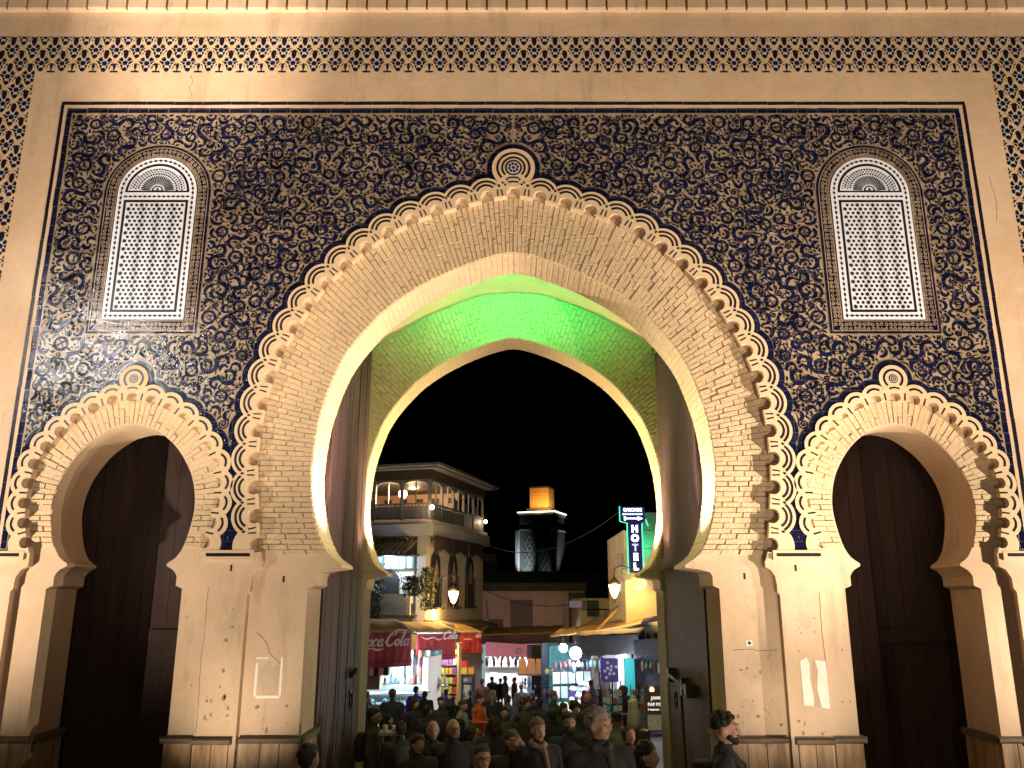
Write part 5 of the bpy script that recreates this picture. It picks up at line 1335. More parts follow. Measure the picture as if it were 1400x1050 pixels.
for x in (.12, .42): MB().lathe([(.05, 0), (.06, .05), (.03, .1)], 8, (x+.05, -.05, H_*.88)).build('board_spot', glow('board_spot', (1, .72, .5), 1.2), bd, True)
for x in (.05, 1.15): MB().box(x, x+.06, .01, .04, gz(19.5)-b.z, -.002).build('leg', M_DARKW, bd)
# ---- hotel house with its sign
p = at(862, 860, 34)
ho = thing('hotel_house', 'narrow house carrying the hotel sign, lower wall orange in the lantern light', 'building', (p.x, 34, gz(34)), 0)
zt = at(860, 725, 34).z-gz(34)
MB().box(-.15, 5, 0, 6, 0, zt).build('wall', M_CREAM, ho)
MB().box(-.42, -.152, .4, .8, zt-1.4, zt-.9).build('air_box', M_GREYW, ho); MB().box(-.40, -.152, .4, .8, zt-2.4, zt-2.0).build('air_box', M_GREYW, ho)
mb = MB(); plate_mb(mb, [[(.15, zt-5.2), (.15, zt-4.0)]+[(.35-.2*math.cos(a), zt-4.0+.25*math.sin(a)) for a in np.linspace(0.2, 2.9, 7)]+[(.55, zt-4.0), (.55, zt-5.2)]], -.06, .0); mb.build('window', M_SHADE, ho)
for k in range(3): MB().box(.62+.3*k, .72+.3*k, -.09, -.002, zt-5.3, zt-4.0).build('screen_bar', M_DARKW, ho)
MB().box(-.2, 5.1, -.25, .0, zt-3.9, zt-3.75).build('string_course', M_CREAM, ho)
mb = MB(); mb.box(-.2, 2, -.95, -.91, zt-4.62, zt-4.56); [mb.box(-.2+.4*k, -.17+.4*k, -.95, -.91, zt-5.4, zt-4.62) for k in range(6)]; mb.build('balcony_rail', M_IRON, ho)
a = at(850, 693, 33.0)
hs = thing('hotel_sign', 'tall illuminated hotel sign with glowing white letters and green neon edge', 'sign', (a.x, 33.0, at(850, 783, 33).z), 0)
hb = at(850, 693, 33).z-at(850, 783, 33).z
M_SGN = mat('sign_board', (.008, .012, .05), .4, emit=(.02, .04, .25), estr=.25); M_NW = glow('neon_white', (.80, .90, 1), 5.5); M_NG = glow('neon_green', (.05, .95, .45), 2.2)
lo = [(-.06, hb), (.90, hb), (.90, hb-.55), (.74, hb-.62), (.74, 0), (.22, 0), (.22, hb-.62), (-.06, hb-.55)]
mb = MB(); plate_mb(mb, [lo], 0, .16, back=True); mb.build('sign_box', M_SGN, hs)
mb = MB(); pts = [(x, .02, z) for x, z in [(-.09, hb+.02), (-.09, hb-.57), (.19, hb-.64), (.19, -.02)]]; mb.tube(pts, .018, 6); mb.tube([(.78, .02, hb-.66), (.78, .02, -.02)], .018, 6); mb.tube([(.93, .02, hb-.5), (1.02, .02, hb-.75)], .02, 6); mb.build('neon_tube', M_NG, hs)
for k, ch in enumerate('HOTEL'): text(ch, .36, 'glowing_letter', M_NW if k != 2 else glow('neon_dim', (.45, .45, 1), 1.0), hs, (.48, -.012, hb-.98-k*(hb-.72)/5.05), bold=.018, align='CENTER')
text('CASCADE', .165, 'glowing_lettering', M_NW, hs, (.42, -.012, hb-.17), bold=.005, align='CENTER')
r = random.Random(2); mb = MB(); x = .02
while x < .82: w_ = r.uniform(.03, .07); mb.box(x, x+w_, -.012, -.002, hb-.32, hb-.25); x += w_+.02
mb.build('small_line', glow('neon_soft', (.6, .75, 1), 1.8), hs)
mb = MB(); mb.box(.10, .66, -.012, -.002, hb-.475, hb-.435); plate_mb(mb, [[(.62, hb-.53), (.82, hb-.455), (.62, hb-.38)]], -.012, -.002); mb.box(.08, .14, -.012, -.002, hb-.53, hb-.38); mb.build('arrow', M_NW, hs)
mb = MB(); mb.box(.30, .66, .16, 1.0, hb*.35, hb*.38); mb.box(.30, .66, .16, 1.0, hb*.8, hb*.83); mb.build('bracket', M_IRON, hs)
bulb('neon_glow', at(884, 748, 33.2), 26, (.02, 1, .45), .2)
gw = thing('stepped_wall', 'stepped masonry pier washed green by the hotel neon', 'wall', (at(886, 820, 33.8).x, 33.8, at(886, 800, 33.8).z))
for k in range(4): MB().box(-.14+.02*k, .6, 0, .5, k*.72, k*.72+.70).build('block', mat('pier_block', (.45, .5, .42), .8, .2, 4), gw)
# satellite dishes and cables
for u, v, Y in ((856, 786, 33.6), (878, 800, 33.2)):
    q = at(u, v, Y); d = thing('satellite_dish', 'small dark satellite dish %s' % ('left of the hotel sign foot' if u < 870 else 'right of the hotel sign foot'), 'satellite dish', q)
    MB().lathe([(.02, 0), (.14, .02), (.24, .07), (.26, .09), (.22, .075)], 14).build('dish', M_GREYW, d, True).rotation_euler = (R(70), 0, R(20 if u < 870 else -30)); MB().tube([(0, .05, 0), (0, .3, -.2)], .02, 6).build('arm', M_IRON, d)
# ---- low houses closing the lane
lh = thing('low_house', 'low pale house with dark eave closing the lane behind the stalls', 'building', (at(660, 870, 50.2).x, 50.2, gz(50)), -.06)
w_ = at(800, 830, 50).x-at(660, 830, 50).x; e = at(660, 797, 50).z-gz(50); b_ = at(660, 808, 50).z-gz(50)
MB().box(-.5, w_, 0, 5, 0, b_).build('wall', M_CREAM, lh); MB().box(-.6, w_+.1, -.5, 5.2, b_+.002, e).build('eave', M_DARKW, lh)
for x0, x1, z0, z1 in ((1.6, 2.9, b_-2.1, b_-.5), (5.0, 5.9, b_-2.9, b_-.1), (.4, 1.2, b_-2.6, b_-1.6)): 
    q = MB().box(x0, x1, -.06, .0, z0, z1).build('window', M_SHADE if x0 > 4 else M_TIMB, lh); MB().box(x0-.08, x1+.08, -.14, -.061, z0-.1, z0).build('window_sill', M_CREAM, q)
for x in (1.2, 3.6, 4.6): MB().box(x, x+.12, -.09, -.003, .2, b_-.1).build('pilaster', M_CREAM, lh)
mb = MB(); mb.tube([(-.4, -.1, 3.2), (1.3, -.1, 3.1), (3.0, -.12, 3.3), (3.6, -.1, 2.2), (4.4, -.1, 1.6)], .04, 5); mb.tube([(.2, -.12, b_-.5), (.6, -.12, 2.4), (1.6, -.12, 1.0)], .02, 5); mb.build('pipe', M_DARKW, lh)
lh2 = thing('low_house', 'lower flat-roofed house left of the hotel, orange-lit, with a railing', 'building', (at(795, 860, 44).x, 44, gz(44)), .03)
b2 = at(800, 818, 44).z-gz(44); w2 = 3.6
MB().box(0, w2, 0, 5, 0, b2).build('wall', M_CREAM, lh2)
for x0, x1, z0, z1 in ((.3, .9, b2-.9, b2-.1), (1.0, 1.5, b2-2.6, b2-1.9), (2.6, 2.8, b2-1.6, b2-1.1)): MB().box(x0, x1, -.06, 0, z0, z1).build('window', M_SHADE, lh2)
mb = MB(); mb.tube([(0, -.15, b2-.55), (w2, -.15, b2-.55)], .03, 5); mb.tube([(.2, -.15, b2-2.2), (1.6, -.15, b2-2.1), (2.4, -.15, b2-2.5)], .05, 5); [mb.tube([(.6*k, -.15, b2-.55), (.6*k, -.15, b2-1.0)], .015, 5) for k in range(1, 6)]; mb.build('railing', M_IRON, lh2)
sn = MB().box(-.32, .32, -.02, .02, -.17, .17).build('shop_sign', mat('lilac_sign', (.35, .28, .5), .6, emit=(.5, .4, .8), estr=.10)); sn.location = at(787, 826, 43.7); tag(sn, 'small lilac sign on the low house', 'sign')
bk = thing('back_house', 'dark house mass behind the low eave', 'building', (at(720, 800, 62).x, 62, gz(62)))
zz = at(720, 786, 62).z-gz(62); MB().box(-6, 9, 0, 5, 0, zz).build('wall', mat('dark_masonry', (.16, .14, .12), .9, .3, 2), bk); MB().box(-6.2, 9.2, -.3, 5.2, zz+.002, zz+.25).build('roof', M_DARKW, bk)
MB().box(-3.4, -2.2, -.02, .3, zz+.9, zz+1.5).build('parapet', mat('dim_wall', (.25, .2, .17), .9), bk); MB().box(-3.5, -2.1, -.02, .4, zz+.252, zz+.9).build('parapet_base', M_DARKW, bk)
# poles propping the roof sheets
for k, (u0, v0, u1, v1, Y0, Y1, lab) in enumerate(((795, 885, 842, 835, 34, 33.4, 'long thin pole slanting up from the lane roofs to the lantern'), (838, 872, 852, 862, 33, 33, 'short plank leaning on the roof sheets by the hotel house'))):
    a, b = at(u0, v0, Y0), at(u1, v1, Y1); o = MB().tube([(0, 0, 0), b-a], .05 if k == 0 else .09, 6).build('leaning_pole', M_TARP); o.location = a; tag(o, lab, 'pole')
# ---- minaret far behind
mp = at(742, 790, 85)
mi = thing('minaret', 'square minaret with lit corners and an orange-lit lantern on top', 'minaret', (at(742, 790, 85).x, 85, gz(85)), R(-20))
zt = at(742, 703, 85).z-gz(85); hw = 1.83
MB().box(-hw, hw, -hw, hw, 0, zt-.25).build('shaft', mat('shaded_minaret_stone', (.07, .085, .085), .8, .25, 2, .2, 8), mi)  # shaft stone darkened, its shade put into the colour
for s in (-1, 1):
    for q in (-1, 1): MB().box(s*hw-.32, s*hw+.06, q*hw-.32, q*hw+.06, 0, zt-1.75).build('lit_corner_strip', mat('lit_corner_stone', (.75, .77, .78), .8), mi) if (s, q) != (1, 1) else None  # light on the corners put into the colour as pale strips
MB().box(-hw-.12, hw+.12, -hw-.12, hw+.12, zt-1.75, zt-1.62).build('band', M_GREYW, mi)
MB().box(-hw-.1, hw+.1, -hw-.1, hw+.1, zt-.25, zt).build('parapet', M_GREYW, mi)
MB().box(-hw-.16, hw+.16, -hw-.16, hw+.16, zt+.002, zt+.10).build('light_strip', glow('parapet_light', (1, .88, .62), 3.2), mi)
mb = MB()
for j in range(12):
    for i in range(5):
        for s in (-1, 1):
            x, z = -1.15+i*.46+(.23 if j % 2 else 0), zt-7.2+j*.42
            mb.tube([(x, -hw-.04, z), (x+s*.23, -hw-.04, z+.42)], .035, 4)
            mb.tube([(-hw-.04, x, z), (-hw-.04, x+s*.23, z+.42)], .035, 4)
mb.build('lozenge_tracery', mat('tracery', (.16, .18, .18), .8), mi)
lt = MB().box(-.98, .98, -.98, .98, zt+.5, zt+2.55).build('lantern_tower', mat('lantern_stone', (.55, .36, .16), .8, .3, 2.5, .3, 6), mi)
MB().box(-1.25, 1.25, -1.25, 1.25, zt+.102, zt+.498).build('lantern_base', M_DARKW, mi)
mb = MB()
for j in range(5):
    for i in range(5): x, z = -.7+i*.33, zt+.75+j*.28; mb.box(x, x+.2, -1.02, -.985, z, z+.16)
mb.build('lantern_tracery', mat('lantern_relief', (.62, .40, .18), .8), mi)
MB().box(-1.05, 1.05, -1.05, 1.05, zt+2.552, zt+2.7).build('lantern_cap', M_DARKW, mi)
for dx, dy in ((-.55, -2.2), (1.1, -1.7)): 
    spot('minaret_uplight', (mp.x+dx, 85+dy-.6, gz(85)+zt+.3), (mp.x, 85, gz(85)+zt+2.0), 340, 120, .8, (1, .50, .07), .1)
for dx in (-1.75, .35, 2.2): spot('minaret_uplight', (mp.x+dx*1.0-.1, 85-3.4, gz(85)+zt-8.5), (mp.x+dx, 85-1.0, gz(85)+zt-4), 2600 if dx != .35 else 300, 30, 1, (.9, .97, 1), .1)

# added unseen fill lights behind the gate, brightening the crowd in the lane
spot('lane_fill', (-3.6, 16.5, 6.2), (-.5, 23, -1), 420, 90, 1, (1, .86, .66), .2)
spot('lane_fill', (3.6, 16.5, 6.2), (1.0, 24, -1), 260, 90, 1, (1, .90, .75), .2)

# cables strung along and across the lane
for k, (a, b, sag, lab) in enumerate(((at(660, 742, 45.5), at(846, 700, 34), 1.0, 'thin black cable sagging from the cafe corner to the hotel sign'), (at(662, 806, 45), at(800, 822, 44), .5, 'thin black cable along the eave of the low house'), (at(664, 850, 44), at(846, 828, 33), .9, 'black cable over the lane roofs to the lantern bracket'))):
    o = MB().tube([a*(1-t)+b*t-Vector((0, 0, sag*4*t*(1-t)))-a for t in np.linspace(0, 1, 14)], .018, 5).build('cable', M_IRON); o.location = a; tag(o, lab, 'cable')
# ================================================================== people
TS = bpy.data.scenes.new('workshop')
SKIN = {'l': (.50, .30, .21), 'm': (.36, .20, .13), 'd': (.22, .12, .08)}
def cmat(c, rough=.85, fuzzy=True):
    k = 'cloth_%.3f_%.3f_%.3f' % c; return mat(k, c, rough, .3, 9, .3, 40)
def person(label, u, v, Y, yaw, jacket, pants=(.03, .032, .045), skin='l', hair=(.03, .02, .015), style='short', arms='down', vox=.018, beard=None, glasses=False, scarf=None, pack=None, coat=.0, turn=0., bulk=1.12, group=None, shine=None, nod=0.):
    top = at(u, v, Y); g = gz(Y); Ht = top.z-g
    extra = .05 if style in ('curly', 'beret') else (.012 if style != 'bald' else 0.)
    k = Ht/(1.735+extra)
    root = thing('person', label, 'person', (top.x, Y, g), yaw, group)
    prim = []          # (mesh verts, faces) and tag points
    V = MB(); HV = MB(); XV = MB(); tags = []   # body, hair, worn things; (p0, p1, r0, r1, tag)
    def bag(tag): return HV if tag in ('hair', 'beard') else (XV if tag in ('hat', 'scarf', 'pack') else V)
    def ell(c, r, tag, n=12, m=8, rot=None):
        v = []; f = []
        for j in range(m+1):
            a = -math.pi/2+math.pi*j/m
            for i in range(n): t = 2*math.pi*i/n; v.append(Vector((r[0]*math.cos(a)*math.cos(t), r[1]*math.cos(a)*math.sin(t), r[2]*math.sin(a))))
        if rot is not None: v = [rot @ p for p in v]
        v = [p+Vector(c) for p in v]
        for j in range(m):
            for i in range(n): f.append((j*n+i, j*n+(i+1) % n, (j+1)*n+(i+1) % n, (j+1)*n+i))
        bag(tag).add(v, f); tags.append((Vector(c), Vector(c)+Vector((0, 0, 1e-4)), sum(r)/3, sum(r)/3, tag))
    def limb(pts, rs, tag):
        pts = [Vector(p) for p in pts]
        for p, r in zip(pts, rs): ell(p, (r, r, r), tag, 10, 6)
        bag(tag).tube(pts, list(rs), 10)
        for a, b, r0, r1 in zip(pts, pts[1:], rs, rs[1:]): tags.append((a, b, r0, r1, tag))
    def loft(rings, tag):
        n = 16; v = []; f = []
        for cx, cy, cz_, rx, ry in rings:
            for i in range(n): t = 2*math.pi*i/n; v.append((cx+rx*math.cos(t), cy+ry*math.sin(t), cz_))
        for j in range(len(rings)-1):
            for i in range(n): f.append((j*n+i, j*n+(i+1) % n, (j+1)*n+(i+1) % n, (j+1)*n+i))
        f.append(tuple(range(n-1, -1, -1))); f.append(tuple((len(rings)-1)*n+i for i in range(n)))
        bag(tag).add(v, f)
        for a, b in zip(rings, rings[1:]): tags.append((Vector(a[:3]), Vector(b[:3]), (a[3]+a[4])/2, (b[3]+b[4])/2, tag))
    B = bulk; hem = .86-coat
    # legs, trousers, shoes
    for s in (-1, 1):
        limb([(s*.085, 0, .90), (s*.10, -.015, .50), (s*.105, .02, .10)], (.088, .062, .052), 'pants')
        limb([(s*.105, .03, .055), (s*.115, -.13, .045)], (.05, .042), 'shoe')
    loft([(0, .0, hem, .175*B, .13*B), (0, 0, .95, .17*B, .125*B), (0, 0, 1.12, .168*B, .125*B), (0, 0, 1.28, .19*B, .135*B), (0, .01, 1.38, .18*B, .115*B), (0, .012, 1.45, .10*B, .085*B), (0, .012, 1.475, .07, .065)], 'jacket')
    ell((0, 0, .92), (.165, .12, .12), 'pants')
    limb([(-.165*B, .01, 1.385), (.165*B, .01, 1.385)], (.075*B, .075*B), 'jacket')
    # arms
    P = {'down': ((.245, .03, 1.13), (.235, -.03, .89)), 'pocket': ((.29, .06, 1.13), (.19, -.08, .95)), 'front': ((.25, -.02, 1.13), (.10, -.27, 1.12)), 'ear': ((.30, -.14, 1.28), (.135, -.10, 1.555)), 'chest': ((.26, -.03, 1.14), (.11, -.26, 1.22)), 'camera': ((.23, -.16, 1.22), (.08, -.26, 1.50))}
    al, ar = (arms, arms) if isinstance(arms, str) else arms
    for s, a in ((-1, al), (1, ar)):
        e, w = P[a]; sh = Vector((s*.19*B, .01, 1.385)); e = Vector((s*e[0]*B, e[1], e[2])); w = Vector((s*w[0], w[1], w[2]))
        limb([sh, e, w], (.068*B, .056*B, .042), 'jacket')
        d = (w-e).normalized(); h = w+d*.035
        side = Vector((-s, 0, 0)) if abs(d.x) < .8 else Vector((0, -1, 0))
        side = (side-d*side.dot(d)).normalized(); nrm = d.cross(side)
        limb([w, w+d*.03], (.030, .03), 'skin')
        ell(w+d*.065, (.040, .022, .045), 'skin', rot=Matrix((side, nrm, d)).transposed())
        for q in range(4):
            o = side*(-.030+.02*q); L = (.068, .078, .074, .058)[q]; b0 = w+d*.095+o
            curl = nrm*(.035 if a != 'down' else .018)
            limb([b0, b0+d*L*.5+curl*.4, b0+d*L*.72+curl*1.1], (.0105, .0098, .0085), 'skin')
        limb([w+d*.045+side*.036, w+d*.075+side*.060+nrm*.01, w+d*.105+side*.062+nrm*.025], (.0125, .011, .009), 'skin')
    # neck and head, turned on the neck
    HT = Matrix.Translation((0, 0, 1.50)) @ Matrix.Rotation(turn, 4, 'Z') @ Matrix.Rotation(nod, 4, 'X') @ Matrix.Translation((0, 0, -1.50))
    limb([(0, .015, 1.42), HT @ Vector((0, .0, 1.56))], (.058, .052), 'skin')
    R3 = HT.to_3x3()
    def hp(x, y, z): return HT @ Vector((x, y, z))
    ell(hp(0, .012, 1.635), (.076, .096, .100), 'skin', 16, 12, R3)
    ell(hp(0, -.030, 1.585), (.060, .066, .072), 'skin', 14, 10, R3)
    ell(hp(0, -.062, 1.540), (.030, .028, .022), 'skin' if not beard else 'beard', 10, 8, R3)
    limb([hp(0, -.088, 1.640), hp(0, -.112, 1.605)], (.012, .016), 'skin')
    for s in (-1, 1):
        limb([hp(s*.012, -.090, 1.655), hp(s*.045, -.078, 1.655)], (.011, .010), 'skin')
        ell(hp(s*.042, -.068, 1.600), (.022, .02, .022), 'skin', rot=R3)
        ell(hp(s*.078, .012, 1.615), (.012, .022, .033), 'skin', rot=R3)
    limb([hp(-.018, -.092, 1.570), hp(.018, -.092, 1.570)], (.009, .009), 'lip')
    if beard:
        limb([hp(-.055, -.035, 1.575), hp(-.03, -.075, 1.545), hp(.03, -.075, 1.545), hp(.055, -.035, 1.575)], (.022, .026, .026, .022), 'beard')
        limb([hp(-.03, -.090, 1.588), hp(.03, -.090, 1.588)], (.010, .010), 'beard')
    if style in ('short', 'grey'):
        ell(hp(0, .030, 1.668), (.083, .092, .078), 'hair', 16, 10, R3); ell(hp(0, .062, 1.625), (.074, .05, .075), 'hair', 14, 8, R3); ell(hp(0, -.030, 1.712), (.062, .05, .030), 'hair', 12, 8, R3)
    elif style == 'thin':
        ell(hp(0, .055, 1.645), (.083, .066, .084), 'hair', 14, 8, R3); ell(hp(0, .012, 1.688), (.080, .088, .062), 'hair', 14, 8, R3)
    elif style == 'long':
        ell(hp(0, .022, 1.668), (.090, .098, .085), 'hair', 16, 10, R3)
        limb([hp(-.075, .02, 1.66), hp(-.088, .02, 1.56), hp(-.08, .02, 1.45)], (.03, .034, .03), 'hair'); limb([hp(.075, .02, 1.66), hp(.088, .02, 1.56), hp(.08, .02, 1.45)], (.03, .034, .03), 'hair'); limb([hp(0, .07, 1.64), hp(0, .09, 1.54), hp(0, .095, 1.43)], (.075, .07, .055), 'hair')
    elif style == 'curly':
        rr = random.Random(int(u)); ell(hp(0, .03, 1.675), (.115, .11, .105), 'hair', 16, 10, R3)
        for q in range(26):
            a, b = rr.uniform(0, 6.28), rr.uniform(-.3, 1.2); c = Vector((.115*math.cos(a)*math.cos(b), .03+.11*math.sin(a)*math.cos(b), 1.67+.11*math.sin(b)))
            if c.y < -.05 and c.z < 1.70: continue
            ell(HT @ c, (.034, .034, .034), 'hair', 8, 6)
    elif style == 'crop':
        rr = random.Random(int(u)); ell(hp(0, .028, 1.672), (.086, .094, .082), 'hair', 16, 10, R3)
        for q in range(22):
            a, b = rr.uniform(0, 6.28), rr.uniform(.1, 1.3); c = Vector((.082*math.cos(a)*math.cos(b), .02+.09*math.sin(a)*math.cos(b), 1.675+.075*math.sin(b)))
            if c.y < -.06 and c.z < 1.70: continue
            ell(HT @ c, (.022, .022, .022), 'hair', 8, 6)
    elif style == 'beret':
        ell(hp(0, .03, 1.655), (.082, .09, .07), 'hair', 14, 8, R3); ell(hp(0, .02, 1.715), (.108, .115, .045), 'hat', 16, 8, R3); ell(hp(0, .02, 1.695), (.086, .10, .04), 'hat', 16, 8, R3)
    elif style == 'hood':
        ell(hp(0, .035, 1.64), (.098, .105, .112), 'jacket', 16, 10, R3)
    bc = hair if style != 'bald' else (.12, .09, .07)
    for s in (-1, 1):
        if vox < .024: limb([hp(s*.014, -.101, 1.657), hp(s*.034, -.098, 1.663), hp(s*.052, -.084, 1.656)], (.0052, .0062, .0045), 'hair')
    if style in ('short', 'grey', 'long', 'thin'):
        rr = random.Random(int(u*7)); 
        for q in range(34):
            a, b = rr.uniform(0, 6.28), rr.uniform(-.2, 1.35); c = Vector((.082*math.cos(a)*math.cos(b), .030+.090*math.sin(a)*math.cos(b), 1.672+.074*math.sin(b)))
            if c.y < -.035 and c.z < 1.715: continue
            if style == 'thin' and c.z < 1.62: continue
            ell(HT @ c, (rr.uniform(.012, .022),)*3, 'hair', 7, 5)
    if style != 'hood' and not scarf: limb([(-.05, .05, 1.475), (0, .075, 1.485), (.05, .05, 1.475), (.06, -.02, 1.46), (0, -.055, 1.445), (-.06, -.02, 1.46), (-.05, .05, 1.475)], (.026,)*7, 'jacket')
    if scarf: limb([(-.06, .05, 1.49), (0, .08, 1.50), (.06, .05, 1.49), (.07, -.03, 1.47), (.01, -.08, 1.44), (-.06, -.04, 1.47), (-.06, .05, 1.49)], (.036,)*7, 'scarf'); limb([(.03, -.10, 1.43), (.05, -.15, 1.25), (.04, -.155, 1.08)], (.035, .032, .028), 'scarf')
    if pack:
        loft([(0, .20, 1.0, .12, .06), (0, .21, 1.05, .145, .09), (0, .21, 1.3, .14, .085), (0, .19, 1.40, .10, .06)], 'pack')
        for s in (-1, 1): limb([(s*.10, .14, 1.37), (s*.115, .0, 1.465), (s*.12, -.12, 1.36), (s*.14, -.10, 1.15)], (.02,)*4, 'pack')
    def skinned(nm, mbx, vx, it):
        tmp = bpy.data.meshes.new(nm); tmp.from_pydata([tuple(p) for p in mbx.v], [], mbx.f)
        ob = bpy.data.objects.new(nm, tmp); TS.collection.objects.link(ob)
        md = ob.modifiers.new('r', 'REMESH'); md.mode = 'VOXEL'; md.voxel_size = vx; md.use_smooth_shade = True
        md = ob.modifiers.new('s', 'SMOOTH'); md.factor = .5; md.iterations = it
        with bpy.context.temp_override(scene=TS, view_layer=TS.view_layers[0]):
            dg = bpy.context.evaluated_depsgraph_get(); me = bpy.data.meshes.new_from_object(ob.evaluated_get(dg))
        bpy.data.objects.remove(ob); return me
    me = skinned('body', V, vox, 2 if vox < .02 else 1)
    # cloth, skin and hair by the nearest piece of the figure
    nf_ = len(me.polygons); ctr = np.empty(nf_*3); me.polygons.foreach_get('center', ctr); ctr = ctr.reshape(-1, 3)
    names = ['jacket', 'pants', 'skin', 'hair', 'shoe', 'beard', 'hat', 'scarf', 'pack', 'lip']
    best = np.full(nf_, 1e9); idx = np.zeros(nf_, int)
    for a, b, r0, r1, tg in tags:
        if tg not in ('jacket', 'pants', 'skin', 'shoe', 'lip'): continue
        a = np.array(a); b = np.array(b); d = b-a; L2 = max(d.dot(d), 1e-12); t = np.clip(((ctr-a)@d)/L2, 0, 1)
        q = np.linalg.norm(ctr-(a+t[:, None]*d), axis=1)-(r0+(r1-r0)*t)
        q = q-(.004 if tg in ('hair', 'hat', 'scarf', 'pack', 'beard', 'lip') else 0)
        m_ = q < best; best[m_] = q[m_]; idx[m_] = names.index(tg)
    sk = SKIN[skin]; cols_x = {'hat': (.03, .03, .03), 'backpack': pack or (.05, .05, .06), 'scarf': scarf or (.3, .2, .1)}
    cols = {'jacket': jacket, 'pants': pants, 'hair': hair, 'shoe': (.03, .025, .02), 'beard': beard or hair, 'hat': (.03, .03, .03), 'scarf': scarf or (.3, .2, .1), 'pack': pack or (.05, .05, .06)}
    for nme in names:
        if nme == 'skin': m_ = mat('skin_%s' % skin, sk, .55, .15, 12)
        elif nme == 'lip': m_ = mat('lip_%s' % skin, (sk[0]*.75, sk[1]*.5, sk[2]*.5), .5)
        elif nme == 'jacket' and shine: m_ = mat('puffer', jacket, .3, .3, 14, .8, 16)
        else: m_ = cmat(cols[nme])
        me.materials.append(m_)
    me.polygons.foreach_set('material_index', idx.astype(np.int32)); me.update()
    bo = link(bpy.data.objects.new('body', me), root); bo.scale = (k, k, k)
    if HV.v:
        hm = skinned('hair', HV, min(vox, .02)*.62 if vox < .024 else .016, 1); hm.materials.append(mat('hair_%.3f_%.3f' % (hair if style != 'bald' else (beard or bc))[:2], hair if style != 'bald' else (beard or bc), .6, .45, 60, .5, 120))
        ho_ = link(bpy.data.objects.new('hair', hm), root); ho_.scale = (k, k, k)
    if XV.v:
        xm = skinned('worn', XV, min(vox, .018), 1); nm = 'hat' if style == 'beret' else ('backpack' if pack else 'scarf')
        xm.materials.append(cmat(cols_x[nm])); xo = link(bpy.data.objects.new(nm, xm), root); xo.scale = (k, k, k)
    if vox < .025:
        eb = MB()
        for s in (-1, 1):
            c = hp(s*.031, -.083, 1.630); eb.lathe([(.001, -.006), (.006, -.004), (.0085, 0), (.006, .004), (.001, .006)], 8, (c.x, c.y, c.z))
        e = eb.build('eyes', mat('eye_dark', (.05, .038, .032), .25), root, True); e.scale = (k, k, k)
        for s in (-1, 1): pass
    if glasses:
        gb = MB()
        for s in (-1, 1): gb.tube([hp(s*.034+.025*math.cos(a), -.108, 1.630+.020*math.sin(a)) for a in np.linspace(0, 6.283, 11)[:-1]], .0035, 5, closed=True); gb.tube([hp(s*.058, -.105, 1.635), hp(s*.078, .0, 1.635)], .003, 5)
        gb.tube([hp(-.01, -.11, 1.635), hp(.01, -.11, 1.635)], .003, 5)
        q = gb.build('glasses', M_IRON, root); q.scale = (k, k, k)
    return root
DK = (.026, .025, .029); NAVY = (.02, .027, .05); BRN = (.06, .045, .03); GRY = (.10, .10, .11)
# nearest row
person('bearded man in profile walking right past the pier, dark jacket over grey shirt', 990, 973, 6.9, R(72), (.030, .034, .042), hair=(.02, .014, .01), style='crop', beard=(.03, .02, .014), vox=.0145, pack=(.02, .02, .022), skin='l', arms='down')
person('white-haired elderly man in a black coat looking right, fist at his chest', 818, 967, 7.1, R(20), DK, hair=(.30, .27, .24), style='thin', vox=.0145, turn=R(28), arms=('down', 'chest'), scarf=(.06, .055, .05), bulk=1.12)
person('dark-haired woman at the bottom of the right jamb, turned to the right', 885, 1013, 7.3, R(55), DK, hair=(.02, .014, .012), style='long', vox=.016)
person('person with short dark hair and glasses, only the top of the head showing', 660, 1018, 7.6, R(15), DK, hair=(.05, .045, .04), style='short', vox=.016, glasses=True)
person('dark-haired person standing in shadow by the left pier', 424, 1016, 7.0, R(160), (.03, .022, .018), hair=(.018, .012, .01), style='short', vox=.016, skin='m')
person('bearded dark-haired man facing us behind the elderly man', 778, 974, 11.2, R(5), DK, hair=(.02, .015, .012), style='short', beard=(.025, .018, .014), vox=.016, skin='m')
person('fair-haired woman in a dark coat with a pale scarf', 735, 981, 9.4, R(22), DK, hair=(.22, .15, .09), style='short', scarf=(.30, .24, .17), vox=.016, skin='l', nod=R(6))
person('auburn-haired woman in an olive coat raising a hand to her ear', 700, 998, 9.7, R(8), (.085, .065, .035), hair=(.10, .04, .022), style='long', arms=('down', 'ear'), vox=.016)
person('bald man in a dark jacket, left of the man with glasses', 592, 985, 10.8, R(12), DK, style='bald', vox=.016, nod=R(10), skin='l', arms='pocket')
person('bald man with glasses and pale collar beside the other bald man', 620, 983, 10.4, R(25), (.025, .024, .026), style='bald', vox=.016, glasses=True, beard=(.2, .17, .14), skin='l')
person('man in a dark beret and pale grey jacket seen from behind', 843, 972, 14.5, R(165), (.23, .23, .20), style='beret', hair=(.1, .09, .08), vox=.016, bulk=1.1)
person('man in a brown coat in profile at the left jamb, facing right', 513, 968, 13.8, R(85), BRN, hair=(.02, .015, .012), style='short', vox=.015, skin='m', pack=(.025, .022, .02))
